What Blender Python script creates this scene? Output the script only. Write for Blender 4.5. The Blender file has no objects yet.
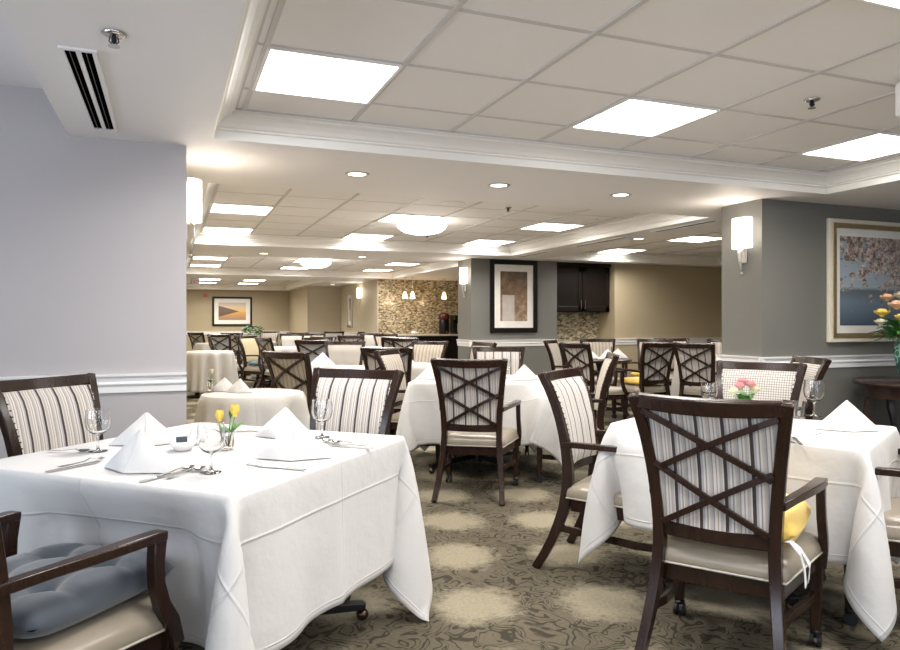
import bpy, math, random
import numpy as np
from mathutils import Vector, Matrix
random.seed(7)
rng = np.random.RandomState(11)
SC = bpy.context.scene
COL = SC.collection
PI = math.pi
TH = math.radians(21.6); CT, ST = math.cos(TH), math.sin(TH)
CAM_H = 1.24; F = 708.0; HOR = 322.0
SOF = 2.26; CEIL = 2.41; RAIL = 0.95

def P(l, z):            # metres right of / ahead of the viewer -> room x, y
    return (l*CT + z*ST, -l*ST + z*CT)
def D(l, z):
    return (l*CT + z*ST, -l*ST + z*CT)
def G(u, v, h):         # point at height h met by the sight line of a pixel
    z = (CAM_H-h)*F/(v-HOR); return P((u-450)/F*z, z)
def yaw(f):             # rotation so that local +y looks along room dir f
    return math.atan2(-f[0], f[1])

# ------------------------------------------------------------------ materials
MATS = {}
def nodes(name):
    m = bpy.data.materials.new(name); m.use_nodes = True
    nt = m.node_tree; b = nt.nodes['Principled BSDF']
    MATS[name] = m
    return m, nt, b
def N(nt, t, **kw):
    n = nt.nodes.new(t)
    for k, v in kw.items(): setattr(n, k, v)
    return n
def L(nt, a, b): nt.links.new(a, b)
def ramp(nt, fac, stops, const=False):
    r = N(nt, 'ShaderNodeValToRGB')
    if const: r.color_ramp.interpolation = 'CONSTANT'
    els = r.color_ramp.elements
    while len(els) < len(stops): els.new(0.5)
    for e, (p, c) in zip(els, stops):
        e.position = p; e.color = (*c, 1) if len(c) == 3 else c
    L(nt, fac, r.inputs[0]); return r.outputs[0]
def mathn(nt, op, a, b=None, c=None):
    n = N(nt, 'ShaderNodeMath', operation=op)
    for i, x in enumerate((a, b, c)):
        if x is None: continue
        if isinstance(x, (int, float)): n.inputs[i].default_value = x
        else: L(nt, x, n.inputs[i])
    return n.outputs[0]
def mix(nt, fac, a, b, mode='MIX'):
    n = N(nt, 'ShaderNodeMix', data_type='RGBA', blend_type=mode)
    for i, x in ((0, fac), (6, a), (7, b)):
        if isinstance(x, (int, float)): n.inputs[i].default_value = x
        elif isinstance(x, tuple): n.inputs[i].default_value = (*x, 1)
        else: L(nt, x, n.inputs[i])
    return n.outputs[2]
def bump(nt, b, h, s, d=0.01):
    n = N(nt, 'ShaderNodeBump'); n.inputs['Strength'].default_value = s; n.inputs['Distance'].default_value = d
    L(nt, h, n.inputs['Height']); L(nt, n.outputs[0], b.inputs['Normal'])
def noise(nt, vec, sc, det=3, rough=.5):
    n = N(nt, 'ShaderNodeTexNoise'); n.inputs['Scale'].default_value = sc; n.inputs['Detail'].default_value = det
    n.inputs['Roughness'].default_value = rough
    if vec is not None: L(nt, vec, n.inputs['Vector'])
    return n
def objc(nt): return N(nt, 'ShaderNodeTexCoord').outputs['Object']
def mapping(nt, vec, sc=(1,1,1), rot=(0,0,0), loc=(0,0,0)):
    n = N(nt, 'ShaderNodeMapping'); n.inputs['Scale'].default_value = sc; n.inputs['Rotation'].default_value = rot
    n.inputs['Location'].default_value = loc; L(nt, vec, n.inputs[0]); return n.outputs[0]

def simple(name, col, rough=.5, metal=0, nscale=0, namt=.1, bmp=0, coat=0, spec=.5, sheen=0):
    m, nt, b = nodes(name)
    b.inputs['Roughness'].default_value = rough; b.inputs['Metallic'].default_value = metal
    b.inputs['Coat Weight'].default_value = coat; b.inputs['Coat Roughness'].default_value = .15
    b.inputs['Specular IOR Level'].default_value = spec
    b.inputs['Sheen Weight'].default_value = sheen
    n = noise(nt, objc(nt), nscale or 8)
    c2 = tuple(min(1, c*(1+namt)) for c in col); c1 = tuple(c*(1-namt) for c in col)
    L(nt, mix(nt, n.outputs[0], c1, c2), b.inputs['Base Color'])
    if bmp: bump(nt, b, n.outputs[0], bmp, .003)
    return m
def glow(name, col, s):
    m, nt, b = nodes(name)
    b.inputs['Base Color'].default_value = (*col, 1)
    b.inputs['Emission Color'].default_value = (*col, 1); b.inputs['Emission Strength'].default_value = s
    return m

# painted surfaces
simple('paint_lilac', (.425, .397, .397), .6, nscale=3, namt=.02, bmp=.02)
simple('paint_grey', (.158, .154, .138), .5, nscale=3, namt=.03, bmp=.02)
simple('paint_tan', (.40, .33, .215), .6, nscale=3, namt=.03)
simple('paint_sand', (.52, .45, .33), .6, nscale=3, namt=.03)
simple('paint_white', (.80, .78, .75), .45, nscale=3, namt=.01)
simple('trim_white', (.82, .81, .80), .35, nscale=3, namt=.01)
simple('crown_paint', (.80, .775, .735), .45, nscale=3, namt=.01)
simple('paint_soffit', (.82, .80, .80), .6, nscale=2, namt=.01)
simple('t_bar', (.56, .54, .53), .5, nscale=2, namt=.02)
m, nt, b = nodes('ceiling_tile')
n = noise(nt, objc(nt), 260, 2); n2 = noise(nt, objc(nt), 1.1, 2)
L(nt, mix(nt, mathn(nt, 'MULTIPLY', n.outputs[0], .5), (.84, .815, .81), (.76, .735, .73)), b.inputs['Base Color'])
b.inputs['Roughness'].default_value = .9; bump(nt, b, n.outputs[0], .25, .002)

# carpet: taupe ground, scroll work, pale medallions on a skewed lattice
m, nt, b = nodes('carpet')
oc = objc(nt)
sx = N(nt, 'ShaderNodeSeparateXYZ'); wn = noise(nt, oc, 2.2, 3)
ws = N(nt, 'ShaderNodeVectorMath', operation='SCALE'); ws.inputs['Scale'].default_value = .16
L(nt, wn.outputs['Color'], ws.inputs[0])
wa = N(nt, 'ShaderNodeVectorMath', operation='ADD'); L(nt, oc, wa.inputs[0]); L(nt, ws.outputs[0], wa.inputs[1])
L(nt, wa.outputs[0], sx.inputs[0])
x, y = sx.outputs[0], sx.outputs[1]
ax, ay, bx_, by_ = .54, -.20, .19, .62
det = ax*by_-ay*bx_
x0, y0 = mathn(nt, 'SUBTRACT', x, 1.71), mathn(nt, 'SUBTRACT', y, 4.18)
i_ = mathn(nt, 'ADD', mathn(nt, 'MULTIPLY', x0, by_/det), mathn(nt, 'MULTIPLY', y0, -bx_/det))
j_ = mathn(nt, 'ADD', mathn(nt, 'MULTIPLY', x0, -ay/det), mathn(nt, 'MULTIPLY', y0, ax/det))
def cen(v): return mathn(nt, 'SUBTRACT', mathn(nt, 'FRACT', mathn(nt, 'ADD', v, 100.5)), .5)
ci, cj = cen(i_), cen(j_)
px = mathn(nt, 'ADD', mathn(nt, 'MULTIPLY', ci, ax), mathn(nt, 'MULTIPLY', cj, bx_))
py = mathn(nt, 'ADD', mathn(nt, 'MULTIPLY', ci, ay), mathn(nt, 'MULTIPLY', cj, by_))
rr = mathn(nt, 'SQRT', mathn(nt, 'ADD', mathn(nt, 'MULTIPLY', px, px), mathn(nt, 'MULTIPLY', py, py)))
fr = noise(nt, oc, 14, 5, .8)
rr = mathn(nt, 'ADD', rr, mathn(nt, 'MULTIPLY', mathn(nt, 'SUBTRACT', fr.outputs[0], .5), .30))
blot = ramp(nt, rr, [(.13, (1, 1, 1)), (.235, (0, 0, 0))])
sw = noise(nt, oc, 6.0, 1, .4); swm = N(nt, 'ShaderNodeVectorMath', operation='SCALE'); swm.inputs['Scale'].default_value = .30
L(nt, sw.outputs['Color'], swm.inputs[0]); swa = N(nt, 'ShaderNodeVectorMath', operation='ADD'); L(nt, oc, swa.inputs[0]); L(nt, swm.outputs[0], swa.inputs[1])
cn = noise(nt, swa.outputs[0], 5.2, 1.0, .5); cn.inputs['Distortion'].default_value = 1.6
cv = mathn(nt, 'ABSOLUTE', mathn(nt, 'SUBTRACT', mathn(nt, 'FRACT', mathn(nt, 'MULTIPLY', cn.outputs[0], 6.0)), .5))
line = ramp(nt, cv, [(.0, (1, 1, 1)), (.10, (1, 1, 1)), (.19, (0, 0, 0))])
fib = noise(nt, oc, 420, 2); big = noise(nt, oc, 60, 4, .7)
base = mix(nt, big.outputs[0], (.062, .053, .037), (.155, .134, .095))
c1 = mix(nt, mathn(nt, 'MULTIPLY', line, .85), base, (.030, .026, .019))
pale = mix(nt, big.outputs[0], (.17, .146, .102), (.36, .32, .235))
c2 = mix(nt, mathn(nt, 'MULTIPLY', blot, .88), c1, pale)
c3 = mix(nt, .55, c2, mix(nt, fib.outputs[0], (.2, .2, .2), (.8, .8, .8)), 'OVERLAY')
L(nt, c3, b.inputs['Base Color']); b.inputs['Roughness'].default_value = .95; b.inputs['Specular IOR Level'].default_value = .1
bump(nt, b, fib.outputs[0], .6, .004)

def wood(name, c1, c2, rough=.3, coat=.35, spec=.3):
    m, nt, b = nodes(name); b.inputs['Specular IOR Level'].default_value = spec
    v = mapping(nt, objc(nt), (14, 14, 2.2)); n = noise(nt, v, 3.0, 5, .6)
    L(nt, mix(nt, n.outputs[0], c1, c2), b.inputs['Base Color'])
    b.inputs['Roughness'].default_value = rough; b.inputs['Coat Weight'].default_value = coat; b.inputs['Coat Roughness'].default_value = .2
    bump(nt, b, n.outputs[0], .015, .001); return m
wood('dark_wood', (.007, .0034, .0025), (.032, .0135, .008), .24, .12)
wood('console_wood', (.018, .009, .007), (.04, .02, .014), .25)
wood('cabinet_wood', (.006, .004, .003), (.014, .009, .007), .4, .05, .2)
simple('leather', (.27, .232, .178), .3, nscale=30, namt=.05, bmp=.05)
simple('piping', (.45, .42, .36), .5, nscale=30, namt=.03)
simple('black_metal', (.02, .02, .022), .35, .6)
simple('caster_bronze', (.10, .07, .05), .25, .9)
simple('steel', (.62, .60, .58), .22, 1.0)
simple('brushed_nickel', (.55, .53, .50), .3, 1.0)
simple('gold_frame', (.48, .36, .19), .35, .75, nscale=40, namt=.2)
simple('cream_frame', (.72, .66, .52), .45, nscale=40, namt=.05)
simple('black_frame', (.008, .007, .006), .35, spec=.2)
simple('mat_board', (.82, .79, .73), .8)
simple('porcelain', (.82, .81, .80), .15, coat=.5)
simple('black_plastic', (.008, .007, .007), .25, spec=.3)
simple('duct_black', (.002, .002, .002), 1, spec=0)
simple('maroon', (.06, .012, .012), .3)
simple('white_plastic', (.78, .77, .76), .4)
simple('red_plastic', (.55, .10, .08), .4)
simple('countertop', (.55, .50, .42), .3, nscale=60, namt=.15)
simple('stem_green', (.10, .24, .05), .5, nscale=30, namt=.2)
simple('leaf_green', (.07, .20, .045), .45, nscale=30, namt=.3)
simple('petal_yellow', (.85, .62, .12), .5, nscale=60, namt=.12)
simple('petal_pink', (.80, .36, .36), .5, nscale=60, namt=.15)
simple('petal_peach', (.82, .50, .30), .5, nscale=60, namt=.15)
simple('petal_magenta', (.55, .08, .32), .5, nscale=60, namt=.15)
simple('petal_cream', (.80, .74, .52), .5, nscale=60, namt=.1)
simple('yellow_fabric', (.72, .50, .10), .8, nscale=20, namt=.08, bmp=.1, sheen=.2)
simple('slate_fabric', (.048, .060, .078), .85, nscale=25, namt=.1, bmp=.15, sheen=.35)
simple('teal_fabric', (.10, .16, .18), .85, nscale=25, namt=.1)
simple('bow_white', (.70, .70, .70), .8)
glow('panel_glow', (1.0, .985, .96), 9)
glow('can_glow', (1.0, .90, .75), 5)
glow('sconce_glow', (1.0, .93, .84), 5)
glow('pendant_glow', (1.0, .62, .28), 7)
simple('troffer_white', (.85, .84, .83), .5)

def linen(name, a, b_, drop, col=(.56, .55, .54), warm=0):   # white cloth; pressed fold lines follow its uv
    m, nt, b = nodes(name)
    uv = N(nt, 'ShaderNodeTexCoord').outputs['UV']
    s = N(nt, 'ShaderNodeSeparateXYZ'); L(nt, uv, s.inputs[0])
    def line(v, at, w=.006):
        d = mathn(nt, 'ABSOLUTE', mathn(nt, 'SUBTRACT', v, at))
        return ramp(nt, d, [(0, (1, 1, 1)), (w, (0, 0, 0))])
    h = None
    for v, ps in ((s.outputs[0], (-a-.14, -.02, a+.14)), (s.outputs[1], (-b_-.14, .03, b_+.14))):
        for p in ps:
            l = line(v, p); h = l if h is None else mathn(nt, 'ADD', h, l)
    for v, ext in ((s.outputs[0], a+drop-.035), (s.outputs[1], b_+drop-.035)):
        for sg in (-1, 1):
            h = mathn(nt, 'ADD', h, mathn(nt, 'MULTIPLY', line(v, sg*ext, .004), .8))
    wr = noise(nt, uv, 5, 4, .55); wr2 = noise(nt, mapping(nt, uv, (3, 3, 3)), 6, 3)
    hh = mathn(nt, 'ADD', mathn(nt, 'MULTIPLY', h, .45), mathn(nt, 'ADD', mathn(nt, 'MULTIPLY', wr.outputs[0], 1.2), mathn(nt, 'MULTIPLY', wr2.outputs[0], .35)))
    b.inputs['Base Color'].default_value = (*col, 1)
    b.inputs['Roughness'].default_value = .8; b.inputs['Sheen Weight'].default_value = .15
    b.inputs['Specular IOR Level'].default_value = .2
    bump(nt, b, hh, .55, .012)
    return m
simple('napkin_linen', (.66, .65, .64), .85, nscale=14, namt=.01, bmp=.15)

def stripes(name, period, stops, bmp=True):
    m, nt, b = nodes(name)
    s = N(nt, 'ShaderNodeSeparateXYZ'); L(nt, objc(nt), s.inputs[0])
    f = mathn(nt, 'FRACT', mathn(nt, 'ADD', mathn(nt, 'DIVIDE', s.outputs[0], period), 50.5))
    c = ramp(nt, f, stops, True)
    n = noise(nt, objc(nt), 180, 2)
    L(nt, mix(nt, .25, c, mix(nt, n.outputs[0], (.3, .3, .3), (.7, .7, .7)), 'OVERLAY'), b.inputs['Base Color'])
    b.inputs['Roughness'].default_value = .85; b.inputs['Sheen Weight'].default_value = .2
    return m
CR, WH, GY, LG, DK, BG = (.44, .385, .315), (.56, .53, .50), (.23, .21, .21), (.36, .335, .335), (.035, .025, .022), (.32, .255, .19)
stripes('stripe_fabric', .086, [(0, DK), (.13, LG), (.22, WH), (.30, GY), (.35, WH), (.42, CR), (.5, LG), (.56, GY), (.60, WH), (.70, BG), (.75, WH), (.82, LG), (.90, CR), (.96, WH)])
stripes('tan_stripe', .050, [(0, DK), (.10, CR), (.3, BG), (.42, CR), (.55, WH), (.66, BG), (.75, CR), (.9, CR)])
m, nt, b = nodes('woven_check')
s = N(nt, 'ShaderNodeSeparateXYZ'); L(nt, objc(nt), s.inputs[0])
g = None
for o in (s.outputs[0], s.outputs[2]):
    f = mathn(nt, 'FRACT', mathn(nt, 'ADD', mathn(nt, 'DIVIDE', o, .0145), 50.0))
    l = mathn(nt, 'LESS_THAN', f, .24); g = l if g is None else mathn(nt, 'MAXIMUM', g, l)
L(nt, mix(nt, g, (.55, .52, .475), (.19, .17, .155)), b.inputs['Base Color']); b.inputs['Roughness'].default_value = .85
m, nt, b = nodes('grey_check')
s = N(nt, 'ShaderNodeSeparateXYZ'); L(nt, objc(nt), s.inputs[0])
f = mathn(nt, 'FRACT', mathn(nt, 'ADD', mathn(nt, 'DIVIDE', s.outputs[2], .03), 50.0))
L(nt, mix(nt, mathn(nt, 'LESS_THAN', f, .3), (.42, .43, .46), (.25, .26, .29)), b.inputs['Base Color']); b.inputs['Roughness'].default_value = .85
simple('wheat_fabric', (.52, .43, .28), .85, nscale=60, namt=.1)

m, nt, b = nodes('mosaic_tile')
vt = N(nt, 'ShaderNodeTexVoronoi'); vt.inputs['Scale'].default_value = 22; L(nt, mapping(nt, objc(nt), (1, 1, 1.6)), vt.inputs['Vector'])
sp = N(nt, 'ShaderNodeSeparateXYZ'); L(nt, vt.outputs['Color'], sp.inputs[0])
L(nt, ramp(nt, sp.outputs[0], [(.0, (.10, .08, .05)), (.35, (.24, .20, .13)), (.65, (.36, .31, .21)), (1, (.58, .52, .40))]), b.inputs['Base Color'])
b.inputs['Roughness'].default_value = .2

m, nt, b = nodes('clear_glass')
b.inputs['Base Color'].default_value = (1, 1, 1, 1); b.inputs['Roughness'].default_value = 0; b.inputs['Transmission Weight'].default_value = 1; b.inputs['IOR'].default_value = 1.45
m, nt, b = nodes('green_vase')
v = N(nt, 'ShaderNodeTexVoronoi'); v.inputs['Scale'].default_value = 16; L(nt, objc(nt), v.inputs['Vector'])
L(nt, ramp(nt, v.outputs['Distance'], [(.3, (.03, .14, .09)), (.45, (.30, .52, .42)), (.6, (.02, .10, .07))]), b.inputs['Base Color']); b.inputs['Roughness'].default_value = .15

# pictures
def art_spring(name):
    m, nt, b = nodes(name); oc = objc(nt); s = N(nt, 'ShaderNodeSeparateXYZ'); L(nt, oc, s.inputs[0])
    zz = s.outputs[2]
    sky = ramp(nt, mathn(nt, 'ADD', mathn(nt, 'MULTIPLY', zz, 1.2), .5), [(0, (.06, .085, .12)), (.28, (.17, .22, .28)), (.40, (.12, .15, .16)), (.44, (.36, .42, .46)), (1, (.30, .38, .46))])
    n1 = noise(nt, mapping(nt, oc, (1, 1, 1.2)), 8, 5, .72)
    mask = mathn(nt, 'ADD', n1.outputs[0], mathn(nt, 'ADD', mathn(nt, 'MULTIPLY', zz, .42), mathn(nt, 'MULTIPLY', s.outputs[0], .10)))
    mk = ramp(nt, mask, [(.485, (0, 0, 0)), (.52, (1, 1, 1))])
    n2 = noise(nt, oc, 26, 4, .8)
    bl = ramp(nt, n2.outputs[0], [(.34, (.07, .045, .04)), (.46, (.27, .20, .17)), (.56, (.55, .44, .38)), (.68, (.75, .67, .60))])
    L(nt, mix(nt, mk, sky, bl), b.inputs['Base Color']); b.inputs['Roughness'].default_value = .3
def art_sepia(name):
    m, nt, b = nodes(name); oc = objc(nt); s = N(nt, 'ShaderNodeSeparateXYZ'); L(nt, oc, s.inputs[0])
    w = noise(nt, oc, 5, 5, .7)
    c = ramp(nt, mathn(nt, 'ADD', mathn(nt, 'MULTIPLY', w.outputs[0], .8), mathn(nt, 'MULTIPLY', s.outputs[2], -.35)), [(.28, (.10, .065, .04)), (.45, (.26, .17, .10)), (.6, (.50, .40, .30)), (.8, (.62, .56, .48))])
    col = ramp(nt, s.outputs[0], [(.0, (0, 0, 0)), (.001, (1, 1, 1))])
    band = mathn(nt, 'MULTIPLY', mathn(nt, 'LESS_THAN', mathn(nt, 'ABSOLUTE', mathn(nt, 'ADD', s.outputs[0], .10)), .11), mathn(nt, 'LESS_THAN', s.outputs[2], .02))
    c = mix(nt, mathn(nt, 'MULTIPLY', band, .7), c, (.55, .52, .50))
    L(nt, c, b.inputs['Base Color']); b.inputs['Roughness'].default_value = .3
def art_sunset(name):
    m, nt, b = nodes(name); oc = objc(nt); s = N(nt, 'ShaderNodeSeparateXYZ'); L(nt, oc, s.inputs[0])
    zz, xx = s.outputs[2], s.outputs[0]
    c = ramp(nt, mathn(nt, 'ADD', mathn(nt, 'MULTIPLY', zz, 1.6), .5), [(0, (.20, .15, .16)), (.3, (.55, .30, .10)), (.47, (.75, .42, .10)), (.5, (.80, .52, .18)), (.75, (.70, .55, .40)), (1, (.45, .42, .42))])
    tri = mathn(nt, 'LESS_THAN', mathn(nt, 'ADD', mathn(nt, 'ABSOLUTE', zz), mathn(nt, 'MULTIPLY', xx, .28)), .06)
    L(nt, mix(nt, mathn(nt, 'MULTIPLY', tri, .85), c, (.06, .04, .05)), b.inputs['Base Color']); b.inputs['Roughness'].default_value = .3
art_spring('print_spring'); art_sepia('print_sepia'); art_sunset('print_sunset')

# ------------------------------------------------------------------ mesh builder
class MB:
    def __init__(s): s.v = []; s.f = []; s.uv = None; s.m = []
    def add(s, vs, fs, mi=0):
        o = len(s.v); s.v += [tuple(p) for p in vs]; s.f += [tuple(i+o for i in f) for f in fs]; s.m += [mi]*len(fs); return s
    def box(s, x0, x1, y0, y1, z0, z1):
        return s.add([(x0,y0,z0),(x1,y0,z0),(x1,y1,z0),(x0,y1,z0),(x0,y0,z1),(x1,y0,z1),(x1,y1,z1),(x0,y1,z1)],
              [(0,3,2,1),(4,5,6,7),(0,1,5,4),(1,2,6,5),(2,3,7,6),(3,0,4,7)])
    def sweep(s, path, ws, hs, side=(1,0,0), n=4, cap=True):
        path = [Vector(p) for p in path]; k = len(path)
        if isinstance(ws, (int, float)): ws = [ws]*k
        if isinstance(hs, (int, float)): hs = [hs]*k
        vs = []
        for i, p in enumerate(path):
            t = (path[min(i+1, k-1)]-path[max(i-1, 0)]).normalized()
            sd = Vector(side); sd = (sd - t*sd.dot(t)).normalized(); nn = t.cross(sd)
            if n == 4: offs = [(-.5,-.5),(.5,-.5),(.5,.5),(-.5,.5)]
            else: offs = [(.5*math.cos(2*PI*j/n), .5*math.sin(2*PI*j/n)) for j in range(n)]
            for a, c in offs: vs.append(p+sd*(a*ws[i])+nn*(c*hs[i]))
        fs = [(i*n+j, i*n+(j+1)%n, (i+1)*n+(j+1)%n, (i+1)*n+j) for i in range(k-1) for j in range(n)]
        if cap: fs += [tuple(reversed(range(n))), tuple((k-1)*n+j for j in range(n))]
        return s.add(vs, fs)
    def lathe(s, prof, n=24, c=(0,0,0), close=False, sx=1, sy=1):
        k = len(prof); vs = []
        for r, z in prof:
            r = max(r, 1e-5)
            for j in range(n): a = 2*PI*j/n; vs.append((c[0]+r*math.cos(a)*sx, c[1]+r*math.sin(a)*sy, c[2]+z))
        m = k if close else k-1
        fs = [(i*n+j, i*n+(j+1)%n, ((i+1)%k)*n+(j+1)%n, ((i+1)%k)*n+j) for i in range(m) for j in range(n)]
        if not close:
            fs += [tuple(reversed(range(n))), tuple((k-1)*n+j for j in range(n))]
        return s.add(vs, fs)
    def ball(s, c, r, n=12, sz=1, sx=1, sy=1):
        return s.lathe([(r*math.sin(PI*i/8), -r*sz*math.cos(PI*i/8)) for i in range(9)], n, c, sx=sx, sy=sy)
    def disc(s, c, axis, r, t, n=20):
        a = Vector(axis).normalized(); c = Vector(c)
        sd = (1,0,0) if abs(a.x) < .9 else (0,1,0)
        return s.sweep([c-a*t/2, c+a*t/2], 2*r, 2*r, sd, n)
    def build(s, name, mat, parent=None, smooth=False, bev=0, sub=0, angle=None):
        me = bpy.data.meshes.new(name); me.from_pydata(s.v, [], s.f); me.validate()
        mats = mat if isinstance(mat, (list, tuple)) else [mat]
        for q in mats: me.materials.append(MATS[q])
        if len(mats) > 1:
            for p, i in zip(me.polygons, s.m): p.material_index = i
        o = bpy.data.objects.new(name, me); COL.objects.link(o)
        if parent: o.parent = parent
        if smooth:
            me.polygons.foreach_set('use_smooth', [True]*len(me.polygons))
            if angle: me.set_sharp_from_angle(angle=math.radians(angle))
        if bev:
            md = o.modifiers.new('bevel', 'BEVEL'); md.width = bev; md.segments = 2; md.limit_method = 'ANGLE'; md.angle_limit = math.radians(40)
        if sub:
            md = o.modifiers.new('sub', 'SUBSURF'); md.levels = sub; md.render_levels = sub
        import bmesh
        bm = bmesh.new(); bm.from_mesh(me); bmesh.ops.recalc_face_normals(bm, faces=bm.faces); bm.to_mesh(me); bm.free()
        return o
def tag(o, label, cat, group=None):
    o['label'] = label; o['category'] = cat
    if group: o['group'] = group
    return o
def struct(o): o['kind'] = 'structure'; return o
def thing(name, label, cat, loc=(0,0,0), rz=0, group=None):
    o = bpy.data.objects.new(name, None); COL.objects.link(o); o.location = loc; o.rotation_euler = (0,0,rz)
    o.empty_display_size = .1
    return tag(o, label, cat, group)
KIDS = {}
def kids(o):
    return [c for c in bpy.data.objects if c.parent is o]
def dup(root, parent=None, cache={}):
    c = root.copy(); COL.objects.link(c); c.parent = parent
    if root.name not in cache: cache[root.name] = kids(root)
    for ch in cache[root.name]: dup(ch, c)
    return c
def place(o, loc, rz): o.location = loc; o.rotation_euler = (0,0,rz); return o

# ------------------------------------------------------------------ room shell
def wallbox(name, mat, x0, x1, y0, y1, z0=0, z1=2.9):
    return struct(MB().box(x0,x1,y0,y1,z0,z1).build(name, mat))
struct(MB().box(-3.6, 9.8, -3.4, 24, -.1, 0).build('floor', 'carpet'))
wallbox('wall_front_left', 'paint_lilac', -3.6, .09, 4.37, 4.55)
wallbox('wall_back_room_left', 'paint_sand', -.1, .09, 4.55, 23.8)
wallbox('wall_front_right', 'paint_grey', 4.55, 7.4, 4.49, 4.95)
wallbox('wall_far', 'paint_tan', -.1, 4.0, 23.6, 23.8)
wallbox('wall_far_block', 'paint_sand', 3.66, 4.8, 20.2, 23.6)
wallbox('wall_side_passage', 'paint_sand', 4.6, 4.8, 16.3, 20.2)
wallbox('wall_mosaic', 'mosaic_tile', 4.8, 9.8, 16.3, 16.5)
struct(MB().box(4.62, 9.8, 16.285, 16.30, 0, 2.3).build('wall_mosaic_facing', 'mosaic_tile'))
wallbox('wall_column', 'paint_grey', 4.48, 6.05, 10.4, 10.95)
wallbox('wall_niche_back', 'mosaic_tile', 6.05, 7.2, 10.9, 11.0)
wallbox('wall_tan_right', 'paint_tan', 7.2, 9.8, 10.4, 11.0)
wallbox('wall_back_room_right', 'paint_tan', 9.6, 9.8, 4.95, 16.3)
wallbox('wall_right', 'paint_grey', 7.4, 7.6, -3.4, 4.95)
wallbox('wall_behind', 'paint_lilac', -3.6, 7.6, -3.4, -3.2)
wallbox('wall_opening_right', 'paint_tan', 7.4, 9.8, 4.8, 4.95)
# left wall with two windows
w = MB()
for a, c in ((-3.2, -1.9), (.1, 1.0), (3.0, 4.4)): w.box(-3.6, -3.45, a, c, 0, 2.9)
for a, c in ((-1.9, .1), (1.0, 3.0)): w.box(-3.6, -3.45, a, c, 0, .75); w.box(-3.6, -3.45, a, c, 2.2, 2.9)
struct(w.build('wall_left', 'paint_lilac'))
for i, (a, c) in enumerate(((-1.9, .1), (1.0, 3.0))):
    fr = MB()
    for q in (a, c-.05, (a+c)/2-.025): fr.box(-3.56, -3.48, q, q+.05, .75, 2.2)
    fr.box(-3.56, -3.48, a, c, .75, .8); fr.box(-3.56, -3.48, a, c, 2.15, 2.2)
    f_ = struct(fr.build('unseen_window_%d' % (i+1), 'trim_white', bev=.004))
wb = bpy.data.objects['wall_behind']; bpy.data.objects.remove(wb)
w = MB(); OP = [(-2.6, -.6), (.4, 2.4), (3.4, 5.4)]  # rear wall openings and their windows are added for soft frontal fill
e_ = [-3.6]+[q for o_ in OP for q in o_]+[7.6]
for k in range(0, len(e_), 2): w.box(e_[k], e_[k+1], -3.4, -3.25, 0, 2.9)
for a, c in OP: w.box(a, c, -3.4, -3.25, 0, .6); w.box(a, c, -3.4, -3.25, 2.15, 2.9)
struct(w.build('wall_behind', 'paint_lilac'))
for i, (a, c) in enumerate(OP):
    fr = MB()
    for q in (a, c-.05, (a+c)/2-.025): fr.box(q, q+.05, -3.36, -3.28, .6, 2.15)
    fr.box(a, c, -3.36, -3.28, .6, .65); fr.box(a, c, -3.36, -3.28, 2.1, 2.15)
    struct(fr.build('unseen_window_%d' % (i+3), 'trim_white', bev=.004))
# ceilings
TR = [(.22, 4.88, -2.6, 4.15), (.25, 4.90, 5.48, 9.8), (.25, 4.90, 11.3, 16.0), (.25, 3.5, 17.5, 23.1), (5.6, 9.2, 5.5, 10.1)]
xs = sorted({-.517, 9.8, *[t[0] for t in TR], *[t[1] for t in TR]}); ys = sorted({-3.4, 24, *[t[2] for t in TR], *[t[3] for t in TR]})
cm = MB()
for a, c in zip(xs, xs[1:]):
    for d, e in zip(ys, ys[1:]):
        mx, my = (a+c)/2, (d+e)/2
        if any(t[0] < mx < t[1] and t[2] < my < t[3] for t in TR): continue
        cm.box(a, c, d, e, SOF, SOF+.6)
struct(cm.build('ceiling', 'paint_soffit'))
struct(MB().box(-3.6, -.517, -3.4, 4.6, 2.50, 2.6).build('ceiling_left_bay', 'paint_soffit'))
PROF = [(0, 0), (.006, .0), (.010, .046), (.022, .052), (.022, .062), (.034, .066), (.046, .085), (.07, .108), (.095, .120), (.095, .133), (.11, .137), (.11, .152)]
tb_n = 0
PANELS = []
def tray(idx, t, gx, gy):
    x0, x1, y0, y1 = t
    struct(MB().box(x0-.02, x1+.02, y0-.02, y1+.02, CEIL, CEIL+.05).build('ceiling_tray_%d' % idx, 'ceiling_tile'))
    cr = MB(); vs = []; fs = []
    for d, h in PROF:
        vs += [(x0+d, y0+d, SOF+h), (x1-d, y0+d, SOF+h), (x1-d, y1-d, SOF+h), (x0+d, y1-d, SOF+h)]
    for i in range(len(PROF)-1):
        for j in range(4): fs.append((i*4+j, i*4+(j+1)%4, i*4+4+(j+1)%4, i*4+4+j))
    cr.add(vs, fs); struct(cr.build('trim_%d' % (idx*10+1), 'crown_paint'))
    g = MB(); dd = .11
    k = gx
    while k > x0+dd: k -= .61
    k += .61
    while k < x1-dd: g.box(k-.012, k+.012, y0+dd, y1-dd, CEIL-.008, CEIL+.001); k += .61
    k = gy
    while k > y0+dd: k -= .61
    k += .61
    wy = .012 if idx == 1 else .005
    while k < y1-dd: g.box(x0+dd, x1-dd, k-wy, k+wy, CEIL-.003, CEIL+.001); k += .61
    for a in (x0+dd, x1-dd): g.box(a-.012, a+.012, y0+dd, y1-dd, CEIL-.007, CEIL+.001)
    for a in (y0+dd, y1-dd): g.box(x0+dd, x1-dd, a-.012, a+.012, CEIL-.007, CEIL+.001)
    struct(g.build('trim_%d' % (idx*10+2), 't_bar'))
tray(1, TR[0], .38, 3.06); tray(2, TR[1], .38, 7.27); tray(3, TR[2], .38, 13.2); tray(4, TR[3], .70, 20.1); tray(5, TR[4], 6.6, 7.66)

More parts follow.
